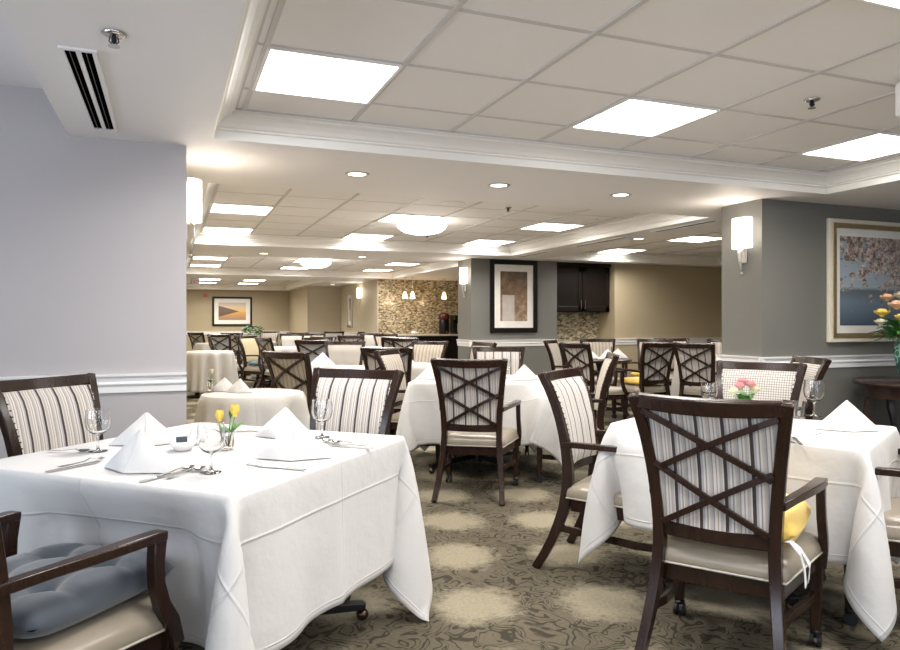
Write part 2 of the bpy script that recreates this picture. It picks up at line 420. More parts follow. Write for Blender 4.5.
def light_panel(x, y, label, power=26, group='square ceiling light panels', visible=True):
    r = .293
    t = thing('ceiling_light', label, 'ceiling light', (x, y, CEIL), 0, group)
    fr = MB()
    for a in (-1, 1): fr.box(a*r-.008, a*r+.008, -r, r, -.012, .0); fr.box(-r, r, a*r-.008, a*r+.008, -.012, .0)
    fr.build('frame', 'troffer_white', t)
    MB().box(-r, r, -r, r, -.006, -.002).build('diffuser', 'panel_glow', t)
    l = bpy.data.lights.new('panel_lamp', 'AREA'); l.shape = 'SQUARE'; l.size = .56; l.spread = math.radians(150); l.energy = power*1.05; l.color = (1, .955, .90)
    o = bpy.data.objects.new('panel_lamp', l); COL.objects.link(o); o.location = (x, y, CEIL-.02); 
def cells(gx, gy, xs_, ys_): return [(gx+.61*(3*i)+.305, gy+.305+.61*3*j) for i in xs_ for j in ys_]
NM = {(.685,3.365): 'square ceiling light panel above the left dining table, next to the tray corner',
      (2.515,3.365): 'square ceiling light panel at centre right of the near tiled ceiling',
      (4.345,3.365): 'square ceiling light panel near the far right corner of the near tray',
      (2.515,1.535): 'square ceiling light panel cut off at the top right of the photo'}
for x in (.685, 2.515, 4.345):
    for y in (3.365, 1.535, -.9):
        light_panel(x, y, NM.get((x, y), 'square ceiling light panel in the near tray, behind or above the view'), 24, group='light panels of the near tray')
col_n = ['left', 'middle', 'right']
for i, x in enumerate((.685, 2.515, 4.345)):
    for j, y in enumerate((5.75, 7.6, 9.42)):
        light_panel(x, y, '%s column light panel of the second tray, %s from its near edge' % (col_n[i], ('first', 'second', 'third')[j]), 24, group='light panels of the second tray')
    for j, y in enumerate((12.0, 13.6, 15.4)):
        light_panel(x, y, '%s column light panel of the third tray before the mosaic wall, %s row' % (col_n[i], ('near', 'middle', 'far')[j]), 24, group='light panels of the third tray')
for i, x in enumerate((1.0, 2.2)):
    for j, y in enumerate((18.4, 20.4, 22.2)):
        light_panel(x, y, '%s light panel of the farthest tray, %s row, small and distant' % (('left', 'right')[i], ('near', 'middle', 'far')[j]), 24, group='light panels of the farthest tray')
for j, y in enumerate((6.0, 7.97, 9.75)):
    light_panel(6.88, y, 'light panel of the side tray by the tan wall, %s one' % ('nearest', 'middle', 'farthest')[j], 24, group='light panels of the side tray')

def downlight(x, y, label):
    t = thing('recessed_downlight', label, 'ceiling light', (x, y, SOF), 0, 'round recessed downlights')
    MB().lathe([(.062, 0), (.085, -.001), (.083, -.006), (.064, -.005), (.055, .0)], 28).build('trim_ring', 'brushed_nickel', t, True)
    MB().lathe([(.001, -.003), (.062, -.0035), (.062, .0)], 28).build('lens', 'can_glow', t)
    l = bpy.data.lights.new('can_lamp', 'SPOT'); l.energy = 16; l.spot_size = 1.9; l.spot_blend = .8; l.shadow_soft_size = .05; l.color = (1, .88, .72)
    o = bpy.data.objects.new('can_lamp', l); COL.objects.link(o); o.location = (x, y, SOF-.02)
downlight(1.2, 4.77, 'round recessed downlight in the soffit, leftmost of three over the opening')
downlight(2.28, 4.77, 'round recessed downlight in the soffit, middle of three over the opening')
downlight(3.36, 4.77, 'round recessed downlight in the soffit, rightmost of three, nearest the grey column')
downlight(1.3, 10.8, 'small round downlight in the second beam, on the left')
downlight(2.8, 10.8, 'small round downlight in the second beam, nearer the framed sepia picture')
downlight(5.33, 7.2, 'small recessed downlight beside the side tray, near the slot vent')

downlight(4.1, 19.0, 'distant recessed downlight before the sandy corner block')
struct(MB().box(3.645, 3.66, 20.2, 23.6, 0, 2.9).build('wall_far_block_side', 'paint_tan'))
# flush dome lamp
def dome(x, y, label, r=.29):
    t = thing('flush_dome_light', label, 'ceiling light', (x, y, CEIL))
    MB().lathe([(.12, 0), (.12, -.05), (.10, -.055), (.10, 0)], 28).build('canopy', 'brushed_nickel', t, True)
    MB().lathe([(.001, -.155), (r*.4, -.15), (r*.75, -.125), (r*.95, -.085), (r, -.05), (r*.97, -.05), (r*.7, -.10), (.001, -.13)], 32).build('glass_bowl', 'sconce_glow', t, True)
    l = bpy.data.lights.new('dome_lamp', 'POINT'); l.energy = 10; l.shadow_soft_size = .2; l.color = (1, .93, .84)
    o = bpy.data.objects.new('dome_lamp', l); COL.objects.link(o); o.location = (x, y, CEIL-.3)
dome(2.72, 7.75, 'round white glass dome lamp on the second tray ceiling beside a square panel')
dome(2.55, 13.3, 'distant round dome lamp on the third tray ceiling')

# rails
def rail(name, x0, x1, y0, y1, face):   # face: '-y', '-x'
    prof = [(0, -.105), (.012, -.105), (.014, -.07), (.024, -.058), (.024, -.05), (.014, -.044), (.016, -.025), (.034, -.012), (.036, 0), (0, 0)]
    vs = []; 
    for d, h in prof:
        if face == '-y': vs += [(x0, y0-d, RAIL+h), (x1, y0-d, RAIL+h)]
        else: vs += [(x0-d, y0, RAIL+h), (x0-d, y1, RAIL+h)]
    n = len(prof)
    fs = [(2*i, 2*i+1, 2*i+3, 2*i+2) for i in range(n-1)] + [tuple(2*i for i in range(n)), tuple(2*i+1 for i in range(n))]
    o = MB().add(vs, fs).build(name, 'trim_white'); return struct(o)
rail('trim_3', -3.45, .09, 4.37, 0, '-y')
rail('trim_4', 4.515, 7.4, 4.49, 0, '-y')
rail('trim_5', 4.55, 0, 4.46, 4.95, '-x')
rail('trim_6', 4.445, 6.05, 10.4, 0, '-y')
rail('trim_7', 4.48, 0, 10.37, 10.95, '-x')
rail('trim_8', 7.2, 9.6, 10.4, 0, '-y')
rail('trim_9', .1, 3.66, 23.6, 0, '-y'); rail('trim_60', 3.66, 4.6, 20.2, 0, '-y'); rail('trim_61', 4.6, 0, 16.3, 20.2, '-x')
for nm, bx in (('baseboard_left', (-3.45, .1, 4.355, 4.37)), ('baseboard_right', (4.54, 7.4, 4.475, 4.49)), ('baseboard_column', (4.47, 6.06, 10.385, 10.4)), ('baseboard_tan', (7.2, 9.6, 10.385, 10.4))):
    struct(MB().box(*bx, 0, .11).build(nm, 'trim_white', bev=.004))

# slot vents
def slot_vent(x0, x1, y0, y1, label, slots, axis='y'):
    t = thing('slot_vent', label, 'air vent', ((x0+x1)/2, (y0+y1)/2, SOF))
    hx, hy = (x1-x0)/2, (y1-y0)/2
    MB().box(-hx+.004, hx-.004, -hy+.004, hy-.004, -.0035, -.001).build('duct_opening', 'duct_black', t)
    f = MB()
    w = 2*hx/(slots*3.2+1.0) if slots > 1 else 2*hx/4
    ws_ = 2.2*w
    for k in range(slots+1):
        a0 = -hx+k*(w+ws_) if slots > 1 else (-hx if k == 0 else hx-w); f.box(a0, a0+w, -hy, hy, -.010, -.001)
    f.box(-hx, hx, -hy-.02, -hy, -.010, -.001); f.box(-hx, hx, hy, hy+.02, -.010, -.001)
    f.build('frame', 'paint_soffit', t)
    v = MB()
    for k in range(slots): v.box(-hx+w+k*(w+ws_)+ws_*.42, -hx+w+k*(w+ws_)+ws_*.50, -hy, hy, -.009, -.002)
    v.build('vane', 'caster_bronze', t)
zz = lambda u, v: G(u, v, SOF)
va, vb, vc, vd = zz(57, 47), zz(97, 51), zz(118, 129), zz(92, 127)
VENT = (va[0]+.005, (vb[0]+vc[0])/2, (va[1]+vb[1])/2, (vc[1]+vd[1])/2)
slot_vent(*VENT, 'white framed twin slot air vent in the soffit at upper left', 2)
slot_vent(5.02, 5.15, 5.6, 6.55, 'thin dark slot diffuser in the soffit, nearest the grey column', 1)
slot_vent(5.02, 5.15, 7.1, 8.2, 'thin dark slot diffuser in the soffit, middle of the row', 1)
slot_vent(5.02, 5.15, 9.0, 9.9, 'thin dark slot diffuser in the soffit, farthest, by the cabinets', 1)
def sprinkler(x, y, z, label):
    t = thing('sprinkler_head', label, 'sprinkler', (x, y, z), 0, 'ceiling sprinklers')
    MB().lathe([(.001, 0), (.038, 0), (.042, -.004), (.03, -.012), (.014, -.014)], 20).build('escutcheon', 'steel', t, True)
    MB().lathe([(.009, -.012), (.009, -.034), (.004, -.036), (.004, -.046)], 12).sweep([(-.012, 0, -.014), (-.016, 0, -.03), (0, 0, -.047)], .004, .004, (0,1,0)).sweep([(.012, 0, -.014), (.016, 0, -.03), (0, 0, -.047)], .004, .004, (0,1,0)).build('body', 'black_metal', t)
    MB().lathe([(.001, -.046), (.02, -.046), (.02, -.049), (.001, -.049)], 16).build('deflector', 'steel', t)
x, y = G(114, 33, SOF); sprinkler(x, y, SOF, 'chrome sprinkler head beside the twin slot vent')
x, y = G(812, 99, CEIL); sprinkler(x, y, CEIL, 'dark sprinkler head on the near tiled ceiling at right')
x, y = G(508, 207, CEIL); sprinkler(x, y, CEIL, 'small sprinkler head on the second tray ceiling, right of the dome lamp')
x, y = G(427, 234, CEIL); sprinkler(x, y, CEIL, 'small sprinkler head below the dome lamp in the second tray')
for (u, v, h, lb) in ((453, 203, CEIL, 'round ceiling speaker grille in the second tray, left one'), (588, 220, CEIL, 'round ceiling speaker grille in the second tray, right one'), (600, 249, SOF, 'round speaker grille in the soffit by the slot diffusers')):
    x, y = G(u, v, h)
    o = MB().lathe([(.001, -.004), (.085, -.004), (.11, -.008), (.12, -.001), (.001, 0)], 28).build('ceiling_speaker', 'white_plastic', None, True); o.location = (x, y, h)
    tag(o, lb, 'ceiling speaker')

# sconces
def sconce(x, y, label, power=3.5):
    t = thing('wall_sconce', label, 'wall lamp', (x, y, 1.64), 0)
    vs = MB(); n = 14
    prof = [(.25, -.095), (.25, .095)]
    pts = [(-.012, -.098)] + [(-.012-.085*math.sin(PI*k/n), -.098*math.cos(PI*k/n)) for k in range(1, n)] + [(-.012, .098)]
    m_ = len(pts); v_ = [(a, c, .225) for a, c in pts]+[(a, c, .48) for a, c in pts]
    f_ = [(k, (k+1)%m_, m_+(k+1)%m_, m_+k) for k in range(m_)] + [tuple(range(m_)), tuple(range(m_, 2*m_))]
    vs.add(v_, f_).build('glass_shade', 'sconce_glow', t, True, angle=40)
    MB().box(-.012, 0, -.03, .03, .10, .46).build('back_plate', 'brushed_nickel', t, bev=.003)
    MB().sweep([(-.02, 0, .23), (-.055, 0, .20), (-.05, 0, .11), (-.035, 0, .05), (-.03, 0, .02)], [.05, .045, .03, .018, .012], .012, (0,1,0)).ball((-.03, 0, .01), .012).build('bracket', 'brushed_nickel', t, True)
    l = bpy.data.lights.new('sconce_lamp', 'POINT'); l.energy = power; l.shadow_soft_size = .06; l.color = (1, .86, .70)
    o = bpy.data.objects.new('sconce_lamp', l); COL.objects.link(o); o.location = (x-.19 if x > 1 else x+.19, y, 2.0)
    return t
s_ = sconce(.09, 4.69, 'lit white glass sconce behind the end of the left wall'); s_.rotation_euler.z = PI
sconce(4.55, 4.68, 'lit white glass sconce with chrome tail on the right grey column')
sconce(4.48, 10.62, 'lit sconce on the side of the middle column with the sepia picture')
sconce(4.6, 17.9, 'small lit sconce on the passage wall left of the mosaic wall')

# pictures on walls
def picture(name, label, w_, h_, fw, mats, loc, rz, art, mw=.09, depth=.035):
    t = thing(name, label, 'picture', loc, rz)      # front faces local -y
    f = MB()
    def ring(m_, ww, hh, wd, y0, y1):
        vs = []
        for y in (y0, y1):
            for a, c in ((ww/2, hh/2), (ww/2-wd, hh/2-wd)): vs += [(-a, y, -c), (a, y, -c), (a, y, c), (-a, y, c)]
        fs = []
        for k in range(4):
            n_ = (k+1) % 4
            fs += [(k, n_, 4+n_, 4+k), (8+k, 12+k, 12+n_, 8+n_), (k, 8+k, 8+n_, n_), (4+k, 4+n_, 12+n_, 12+k)]
        m_.add(vs, fs)
    ring(f, w_, h_, fw, -depth, 0); f.build('frame', mats[0], t, bev=.006)
    if mats[1]:
        g = MB(); ring(g, w_-fw*1.2, h_-fw*1.2, fw*.7, -depth-.008, -.005); g.build('frame_lip', mats[1], t, bev=.004)
    MB().box(-w_/2+fw*.8, w_/2-fw*.8, -.014, -.004, -h_/2+fw*.8, h_/2-fw*.8).build('mat_board', 'mat_board', t)
    iw, ih = w_/2-fw-mw, h_/2-fw-mw
    MB().box(-iw, iw, -.017, -.0135, -ih, ih).build('print', art, t)
    return t
picture('framed_picture', 'large gold framed print of blossom over blue water on the right wall', 1.50, 1.07, .06, ('cream_frame', 'gold_frame'), (5.27+.75, 4.488, 1.60), 0, 'print_spring', .085)
picture('framed_picture', 'black framed sepia print on the middle grey column', .86, 1.18, .075, ('black_frame', None), (5.235, 10.398, 1.66), 0, 'print_sepia', .11)
picture('framed_picture', 'dark framed orange sunset print on the far tan wall', 1.22, .93, .06, ('black_frame', None), (1.86, 23.598, 1.58), 0, 'print_sunset', .13)
picture('framed_picture', 'narrow silver framed picture on the passage wall by the small sconce', .5, .95, .06, ('brushed_nickel', None), (4.598, 19.0, 1.57), -PI/2, 'print_sepia', .1)

# exit sign, alarm, near emergency box
ex = thing('exit_sign', 'small red lettered sign hanging from the far beam beside the left wall', 'exit sign', (.53, 17.0, 2.05)); ex.scale = (.62, 1, .95)
MB().box(-.15, .15, -.02, .02, 0, .19).build('housing', 'white_plastic', ex, bev=.005); MB().box(-.02, .02, -.01, .01, .19, .21).build('mount', 'white_plastic', ex)
def text(parent, s, loc, size, mat, rx=PI/2, ext=.002):
    cu = bpy.data.curves.new('lettering', 'FONT'); cu.body = s; cu.size = size; cu.extrude = ext; cu.align_x = 'CENTER'; cu.align_y = 'CENTER'
    o = bpy.data.objects.new('lettering', cu); COL.objects.link(o)
    me = bpy.data.meshes.new_from_object(o); bpy.data.objects.remove(o)
    q = bpy.data.objects.new('lettering', me); COL.objects.link(q); me.materials.clear(); me.materials.append(MATS[mat]); q.parent = parent; q.location = loc; q.rotation_euler = (rx, 0, 0)
text(ex, 'EXIT', (0, -.021, .095), .15, 'red_plastic')
al = MB().box(-.06, .06, -.04, 0, -.05, .05).build('fire_alarm', 'red_plastic', bev=.006); al.location = (1.05, 23.6, 2.07); tag(al, 'small red fire alarm box on the far tan wall left of the sunset print', 'fire alarm')
x, y = P(2.235, 3.35)
hg = thing('emergency_light', 'white ceiling mounted box cut off at the right edge, high up', 'emergency light', (x, y, CEIL), yaw(D(0, 1)))
MB().box(-.10, .16, -.06, .06, -.19, -.02).build('housing', 'white_plastic', hg, bev=.02); MB().box(-.03, .03, -.03, .03, -.02, 0).build('mount', 'white_plastic', hg)
MB().disc((-.07, -.062, -.13), (0, 1, 0), .012, .006).build('indicator', 'gold_frame', hg)

# niche cabinets
t = thing('wall_cabinet', 'dark two door wall cabinet in the niche right of the sepia picture', 'cabinet', (6.625, 10.9, 1.41))
MB().box(-.57, .57, -.34, 0, 0, .82).build('body', 'cabinet_wood', t, bev=.004)
MB().box(-.575, .575, -.40, 0, .79, .85).build('crown', 'cabinet_wood', t, bev=.01)
for s in (-1, 1):
    d_ = MB().box(s*.28-.275, s*.28+.275, -.362, -.342, .02, .78)
    for (a, c, e, g_) in ((-.275, -.2, .02, .78), (.2, .275, .02, .78), (-.275, .275, .70, .78), (-.275, .275, .02, .10)): d_.box(s*.28+a, s*.28+c, -.375, -.36, e, g_)
    dd_ = d_.build('door', 'cabinet_wood', t, bev=.004)
    MB().sweep([(s*.04, -.375, .05), (s*.04, -.40, .06), (s*.04, -.40, .20), (s*.04, -.375, .21)], .014, .014, (1,0,0)).build('handle', 'steel', dd_)
t = thing('base_cabinet', 'dark base cabinet with stone top under the niche backsplash', 'cabinet', (6.625, 10.885, 0))
MB().box(-.57, .57, -.45, 0, .0, .86).build('body', 'cabinet_wood', t, bev=.004); MB().box(-.573, .573, -.48, 0, .86, .90).build('countertop', 'countertop', t, bev=.004)
for s in (-1, 1):
    MB().box(s*.28-.27, s*.28+.27, -.47, -.45, .1, .82).build('door', 'cabinet_wood', t, bev=.004)
# buffet below mosaic
t = thing('buffet_counter', 'long dark buffet counter with pale top below the mosaic wall', 'counter', (6.3, 15.95, 0))
MB().box(-1.65, 2.2, -.30, .33, 0, .91).build('body', 'cabinet_wood', t, bev=.004)
MB().box(-1.68, 2.22, -.34, .333, .91, .95).build('countertop', 'countertop', t, bev=.006)
for k in range(6): MB().box(-1.6+.62*k, -1.6+.62*k+.57, -.32, -.30, .1, .86).build('door', 'cabinet_wood', t, bev=.004)
def at_y(u, Y):
    k = (u-450)/F; z = Y/(CT-k*ST); return z*(k*CT+ST)
X = at_y(444, 15.9)
t = thing('coffee_urn', 'dark red and black coffee urn on the buffet counter', 'coffee urn', (X, 15.9, .95))
MB().lathe([(.11, 0), (.12, .02), (.12, .30), (.11, .34)], 20).build('body', 'black_plastic', t, True, angle=40); MB().lathe([(.11, .34), (.135, .36), (.14, .45), (.10, .50), (.02, .52)], 20).build('lid', 'maroon', t, True)
MB().sweep([(0, -.12, .06), (0, -.16, .06), (0, -.17, .03)], .02, .02, (1,0,0)).build('tap', 'steel', t)
X = at_y(457, 15.9)
t = thing('coffee_machine', 'tall black coffee machine on the buffet next to the column', 'coffee machine', (X, 15.9, .95))
MB().box(-.12, .12, -.06, .16, 0, .46).box(-.12, .12, -.18, -.06, .34, .46).box(-.12, .12, -.18, -.06, 0, .04).build('body', 'black_plastic', t, bev=.01)
MB().lathe([(.05, .045), (.055, .12), (.05, .25)], 16, (0, -.12, 0)).build('pot', 'steel', t, True, angle=40)
X = at_y(415, 15.85)
o = MB().lathe([(.05, 0), (.09, .03), (.10, .06), (.085, .06), (.045, .012)], 20).build('bowl', 'porcelain', None, True); o.location = (X, 15.85, .951); tag(o, 'small white bowl on the buffet counter', 'bowl')
for u, lb in ((405, 'amber glass pendant lamp over the buffet, leftmost of three'), (412.5, 'amber glass pendant lamp over the buffet, middle of three'), (444, 'amber glass pendant lamp over the buffet, right, above the coffee urn')):
    X = at_y(u, 15.5)
    zt = SOF if X > 4.9 else CEIL
    t = thing('pendant_lamp', lb, 'pendant lamp', (X, 15.5, zt), 0, 'pendant lamps over the buffet'); e = 1.78-zt
    MB().lathe([(.003, e+.16), (.003, -.01), (.04, -.01), (.04, 0)], 10).build('cord', 'steel', t)
    MB().lathe([(.02, e+.16), (.035, e+.12), (.06, e+.02), (.055, e), (.03, e), (.02, e+.1)], 16).build('glass_shade', 'pendant_glow', t, True)
    l = bpy.data.lights.new('pendant_bulb', 'POINT'); l.energy = 4; l.shadow_soft_size = .04; l.color = (1, .7, .4)
    q = bpy.data.objects.new('pendant_bulb', l); COL.objects.link(q); q.location = (X, 15.5, 1.72)

# ------------------------------------------------------------------ dining chair
PZ = [0, .12, .28, .43, .56, .72, .87, .985]
PXr = [.236, .222, .204, .193, .196, .210, .230, .250]
PYr = [-.395, -.325, -.262, -.236, -.240, -.264, -.306, -.358]
def px_(z): return float(np.interp(z, PZ, PXr))
def py_(z): return float(np.interp(z, PZ, PYr))
def seat_outline(g=0):
    pts = []
    def q(x, y): pts.append((x, y))
    hw_r, hw_f, yr, yf = .222+g, .282+g, -.232-g, .285+g
    r = .07
    q(-hw_r, yr); 
    for k in range(1, 8): q(-hw_r+2*hw_r*k/8, yr)
    q(hw_r, yr)
    for k in range(1, 6): q(hw_r+(hw_f-hw_r)*k/6*1.0, yr+(yf-r-yr)*k/6)
    for k in range(0, 6):
        a = PI/2*k/5; q(hw_f-r+r*math.cos(a), yf-r+r*math.sin(a))
    for k in range(1, 8):
        x = (hw_f-r)*(1-2*k/8); q(x, yf+.018*(1-(x/(hw_f-r))**2))
    for k in range(5, -1, -1):
        a = PI/2*k/5; q(-hw_f+r-r*math.cos(a), yf-r+r*math.sin(a))
    for k in range(5, 0, -1): q(-hw_r-(hw_f-hw_r)*k/6, yr+(yf-r-yr)*k/6)
    return pts
def rings(levels, mb=None, cy=.03):
    mb = mb or MB(); vs = []; fs = []; base = seat_outline(0); n = len(base)
    for s, z in levels: vs += [(x*s, cy+(y-cy)*s, z) for x, y in base]
    for i in range(len(levels)-1):
        for j in range(n): fs.append((i*n+j, i*n+(j+1)%n, (i+1)*n+(j+1)%n, (i+1)*n+j))
    fs += [tuple(reversed(range(n))), tuple((len(levels)-1)*n+j for j in range(n))]
    return mb.add(vs, fs)
def make_chair(fabric):
    t = thing('dining_chair', 'dining chair', 'chair')
    for s in (-1, 1):
        zs = np.linspace(0, .985, 14)
        MB().sweep([(s*px_(z), py_(z), z) for z in zs], [.034+.006*min(1, z/.4) for z in zs], [.038+.016*math.exp(-((z-.4)/.28)**2) for z in zs]).build('leg', 'dark_wood', t, True, .004, angle=50)
        lg = MB().sweep([(s*.262, .228, .34), (s*.260, .228, .20), (s*.258, .230, .062)], [.048, .043, .034], [.048, .043, .034]).build('leg', 'dark_wood', t, bev=.004)
        MB().lathe([(.006, .0), (.006, .07)], 8, (s*.258, .230, .03)).disc((s*.258+.013, .226, .027), (1, 0, .1), .027, .013).disc((s*.258-.013, .226, .027), (1, 0, -.1), .027, .013).lathe([(.02, .045), (.022, .058), (.016, .066)], 12, (s*.258, .230, 0)).build('caster', 'black_metal', lg, True, angle=40)
        a = MB().sweep([(s*.212, -.255, .630), (s*.235, -.15, .636), (s*.262, -.03, .641), (s*.280, .08, .645), (s*.284, .155, .644), (s*.284, .185, .641)], [.032, .034, .040, .046, .046, .042], [.030, .028, .028, .028, .028, .028], (1, 0, 0))
        a.sweep([(s*.284, .165, .636), (s*.285, .158, .575), (s*.287, .158, .51), (s*.290, .174, .45), (s*.289, .210, .39), (s*.280, .240, .31)], [.032]*6, [.046, .042, .040, .042, .046, .048], (1, 0, 0))
        a.build('arm', 'dark_wood', t, True, .004, angle=35)
        MB().sweep([(s*.215, -.285, .215), (s*.205, -.15, .20), (s*.21, 0, .19), (s*.238, .12, .19), (s*.258, .212, .20)], .020, .034, (1, 0, 0)).build('stretcher', 'dark_wood', t, bev=.003)
    k = 15; ss = np.linspace(-1, 1, k)
    MB().sweep([(s*.262, py_(.955)-.038*(1-s*s)+.004, .955+.010*s*s) for s in ss], .034, [.048+.010*(1-s*s) for s in ss], (0, 1, .25)).build('top_rail', 'dark_wood', t, True, .006, angle=50)
    MB().sweep([(s*.190, py_(.500)-.026*(1-s*s), .500) for s in ss], .026, .052, (0, 1, 0)).build('bottom_rail', 'dark_wood', t, True, .004, angle=50)
    def back(x, z, bow=.034):
        xp = px_(z); return py_(z)-bow*(1-(x/xp)**2)
    la = MB()
    
    def bar(s0, z0, s1, z1):
        pts = []
        for q in np.linspace(0, 1, 9):
            z = z0+(z1-z0)*q; x = (s0+(s1-s0)*q)*(px_(z)-.018); pts.append((x, back(x, z)-.020, z))
        la.sweep(pts, .016, .021, (0, 1, 0))
    bar(-1, .930, 1, .716); bar(1, .930, -1, .716); bar(-1, .738, 1, .524); bar(1, .738, -1, .524)
    la.build('lattice', 'dark_wood', t, bev=.002)
    nx, nz = 16, 10; vs = []; fs = []
    for side in (0, 1):
        for j in range(nz+1):
            z = .520+(.938-.520)*j/nz
            for i in range(nx+1):
                x = (2*i/nx-1)*(px_(z)-.014); e = (1-abs(2*i/nx-1)**6)*(1-abs(2*j/nz-1)**8)
                vs.append((x, back(x, z)+(.004+.020+.016*e if side else -.004-.0*e), z))
    M = (nx+1)*(nz+1)
    for side in (0, 1):
        for j in range(nz):
            for i in range(nx):
                a_ = side*M+j*(nx+1)+i; fs.append((a_, a_+1, a_+nx+2, a_+nx+1))
    bd = [j*(nx+1) for j in range(nz+1)] + [nz*(nx+1)+i for i in range(1, nx+1)] + [j*(nx+1)+nx for j in range(nz-1, -1, -1)] + [i for i in range(nx-1, 0, -1)]
    for i in range(len(bd)): a_, b_ = bd[i], bd[(i+1) % len(bd)]; fs.append((a_, b_, b_+M, a_+M))
    pn = MB().add(vs, fs).build('back_panel', fabric, t, True, angle=60)
    nh = MB()
    for s in (-1, 1):
        for j in range(15):
            z = .54+.027*j; x = s*(px_(z)-.020); nh.ball((x, back(x, z)+.026, z), .0055, 6, .6)
    nh.build('nailhead_trim', 'caster_bronze', pn, True)['kind'] = 'stuff'
    st = rings([(.965, .362), (1.0, .367), (1.014, .384), (1.0, .406), (.95, .426), (.84, .440), (.6, .449), (.3, .452)]).build('seat', 'leather', t, True)
    pts = seat_outline(.004); pts = [(x, y, .370) for x, y in pts]; pts.append(pts[0])
    pp = MB(); n = 6; vs = []
    for i in range(len(pts)-1):
        p = Vector(pts[i]); tn = (Vector(pts[(i+1) % (len(pts)-1)])-Vector(pts[i-1 if i else len(pts)-2])).normalized(); nn = tn.cross(Vector((0, 0, 1)))
        for j in range(n): vs.append(p+nn*(.004*math.cos(2*PI*j/n))+Vector((0, 0, .004*math.sin(2*PI*j/n))))
    k2 = len(pts)-1
    pp.add(vs, [(i*n+j, i*n+(j+1) % n, ((i+1) % k2)*n+(j+1) % n, ((i+1) % k2)*n+j) for i in range(k2) for j in range(n)]).build('piping', 'piping', st, True)
    rings([(.88, .302), (.955, .302), (.96, .362), (.88, .362)]).build('seat_frame', 'dark_wood', t, bev=.003)
    return t
PROTO = {k: make_chair(v) for k, v in (('stripe', 'stripe_fabric'), ('tan', 'tan_stripe'), ('woven', 'woven_check'), ('grey', 'grey_check'), ('wheat', 'wheat_fabric'))}
USED = set()
def chair(kind, c, f, label, group=None):
    if kind in USED: o = dup(PROTO[kind])
    else: o = PROTO[kind]; USED.add(kind)
    x, y = P(*c); place(o, (x, y, 0), yaw(D(*f)))
    o['label'] = label; o['group'] = group or 'dark wood dining armchairs with lattice backs'
    return o

# ------------------------------------------------------------------ chairs of the photo
GR = 'striped dining armchairs with lattice backs'
chair('stripe', (1.06, 2.67), (.56, .83), 'dark wood armchair with X lattice back and yellow seat cushion, large in the right foreground')
chair('stripe', (.894, 3.58), (.86, -.51), 'striped armchair seen from the side at the left end of the right table')
chair('stripe', (.20, 5.20), (.20, .98), 'lattice back armchair with its back to us at the middle table')
chair('stripe', (-.625, 3.45), (-.375, -.927), 'striped back armchair with nailheads just behind the left foreground table')
chair('stripe', (-1.52, 3.085), (.927, -.375), 'brown striped armchair against the left wall, cut off by the left edge')
chair('stripe', (-1.14, 1.92), (.35, .937), 'armchair with slate blue tufted cushion at the bottom left corner')
chair('stripe', (1.98, 2.99), (-.82, .57), 'armchair at the right edge whose two arms reach the right table')
chair('woven', (1.72, 4.17), (-.64, -.77), 'armchair with white woven check back behind the right table')
chair('woven', (2.25, 5.12), (-.97, .05), 'narrow looking armchair with pale back beside the grey column, behind the big goblet')
chair('tan', (.95, 5.70), (-.99, .12), 'armchair seen edge on at the right side of the middle table')
chair('tan', (-.24, 6.35), (.95, -.30), 'small tan striped armchair at the left side of the middle table')
chair('stripe', (.47, 6.82), (-.06, -1), 'striped back armchair facing us across the middle table, below the sepia picture')
chair('tan', (-1.22, 6.35), (.55, .84), 'lattice back armchair with tan stripes behind the small round cloth table')
chair('woven', (-1.35, 8.95), (.08, -1), 'pale woven back armchair facing us behind the striped one')
chair('stripe', (-.58, 7.40), (.15, .99), 'lattice back armchair with dark top rail left of the middle table, back to us')
chair('tan', (-.42, 9.05), (-.45, -.89), 'tan striped armchair facing us in front of the buffet')
chair('tan', (.12, 8.65), (-.87, -.48), 'tan armchair in front of the buffet nearest the middle column')
chair('grey', (-1.84, 10.25), (.25, .97), 'lattice back armchair with plain grey panel behind the pale woven one')
chair('tan', (1.72, 9.75), (.9, -.42), 'tan striped armchair seen from the side below the sepia picture frame right edge')
chair('stripe', (1.80, 8.72), (.85, .5), 'lattice back armchair at the left of the bare topped table')
chair('tan', (2.2, 10.3), (-.05, -1), 'tan striped armchair facing us below the wall cabinet')
chair('tan', (2.88, 10.25), (-.5, -.86), 'dark framed armchair half hidden behind the lattice chair with yellow cushion')
chair('stripe', (2.44, 9.0), (-.40, .92), 'lattice back armchair with yellow cushion at the bare topped table')
chair('stripe', (3.13, 8.65), (.7, .7), 'lattice back armchair turned right beside the grey column at the back')
chair('tan', (3.38, 10.7), (-.2, -.98), 'armchair facing us below the middle of the tan wall')
chair('tan', (4.0, 10.2), (-.3, -.95), 'tan striped armchair facing us at the far right, touching the grey column')
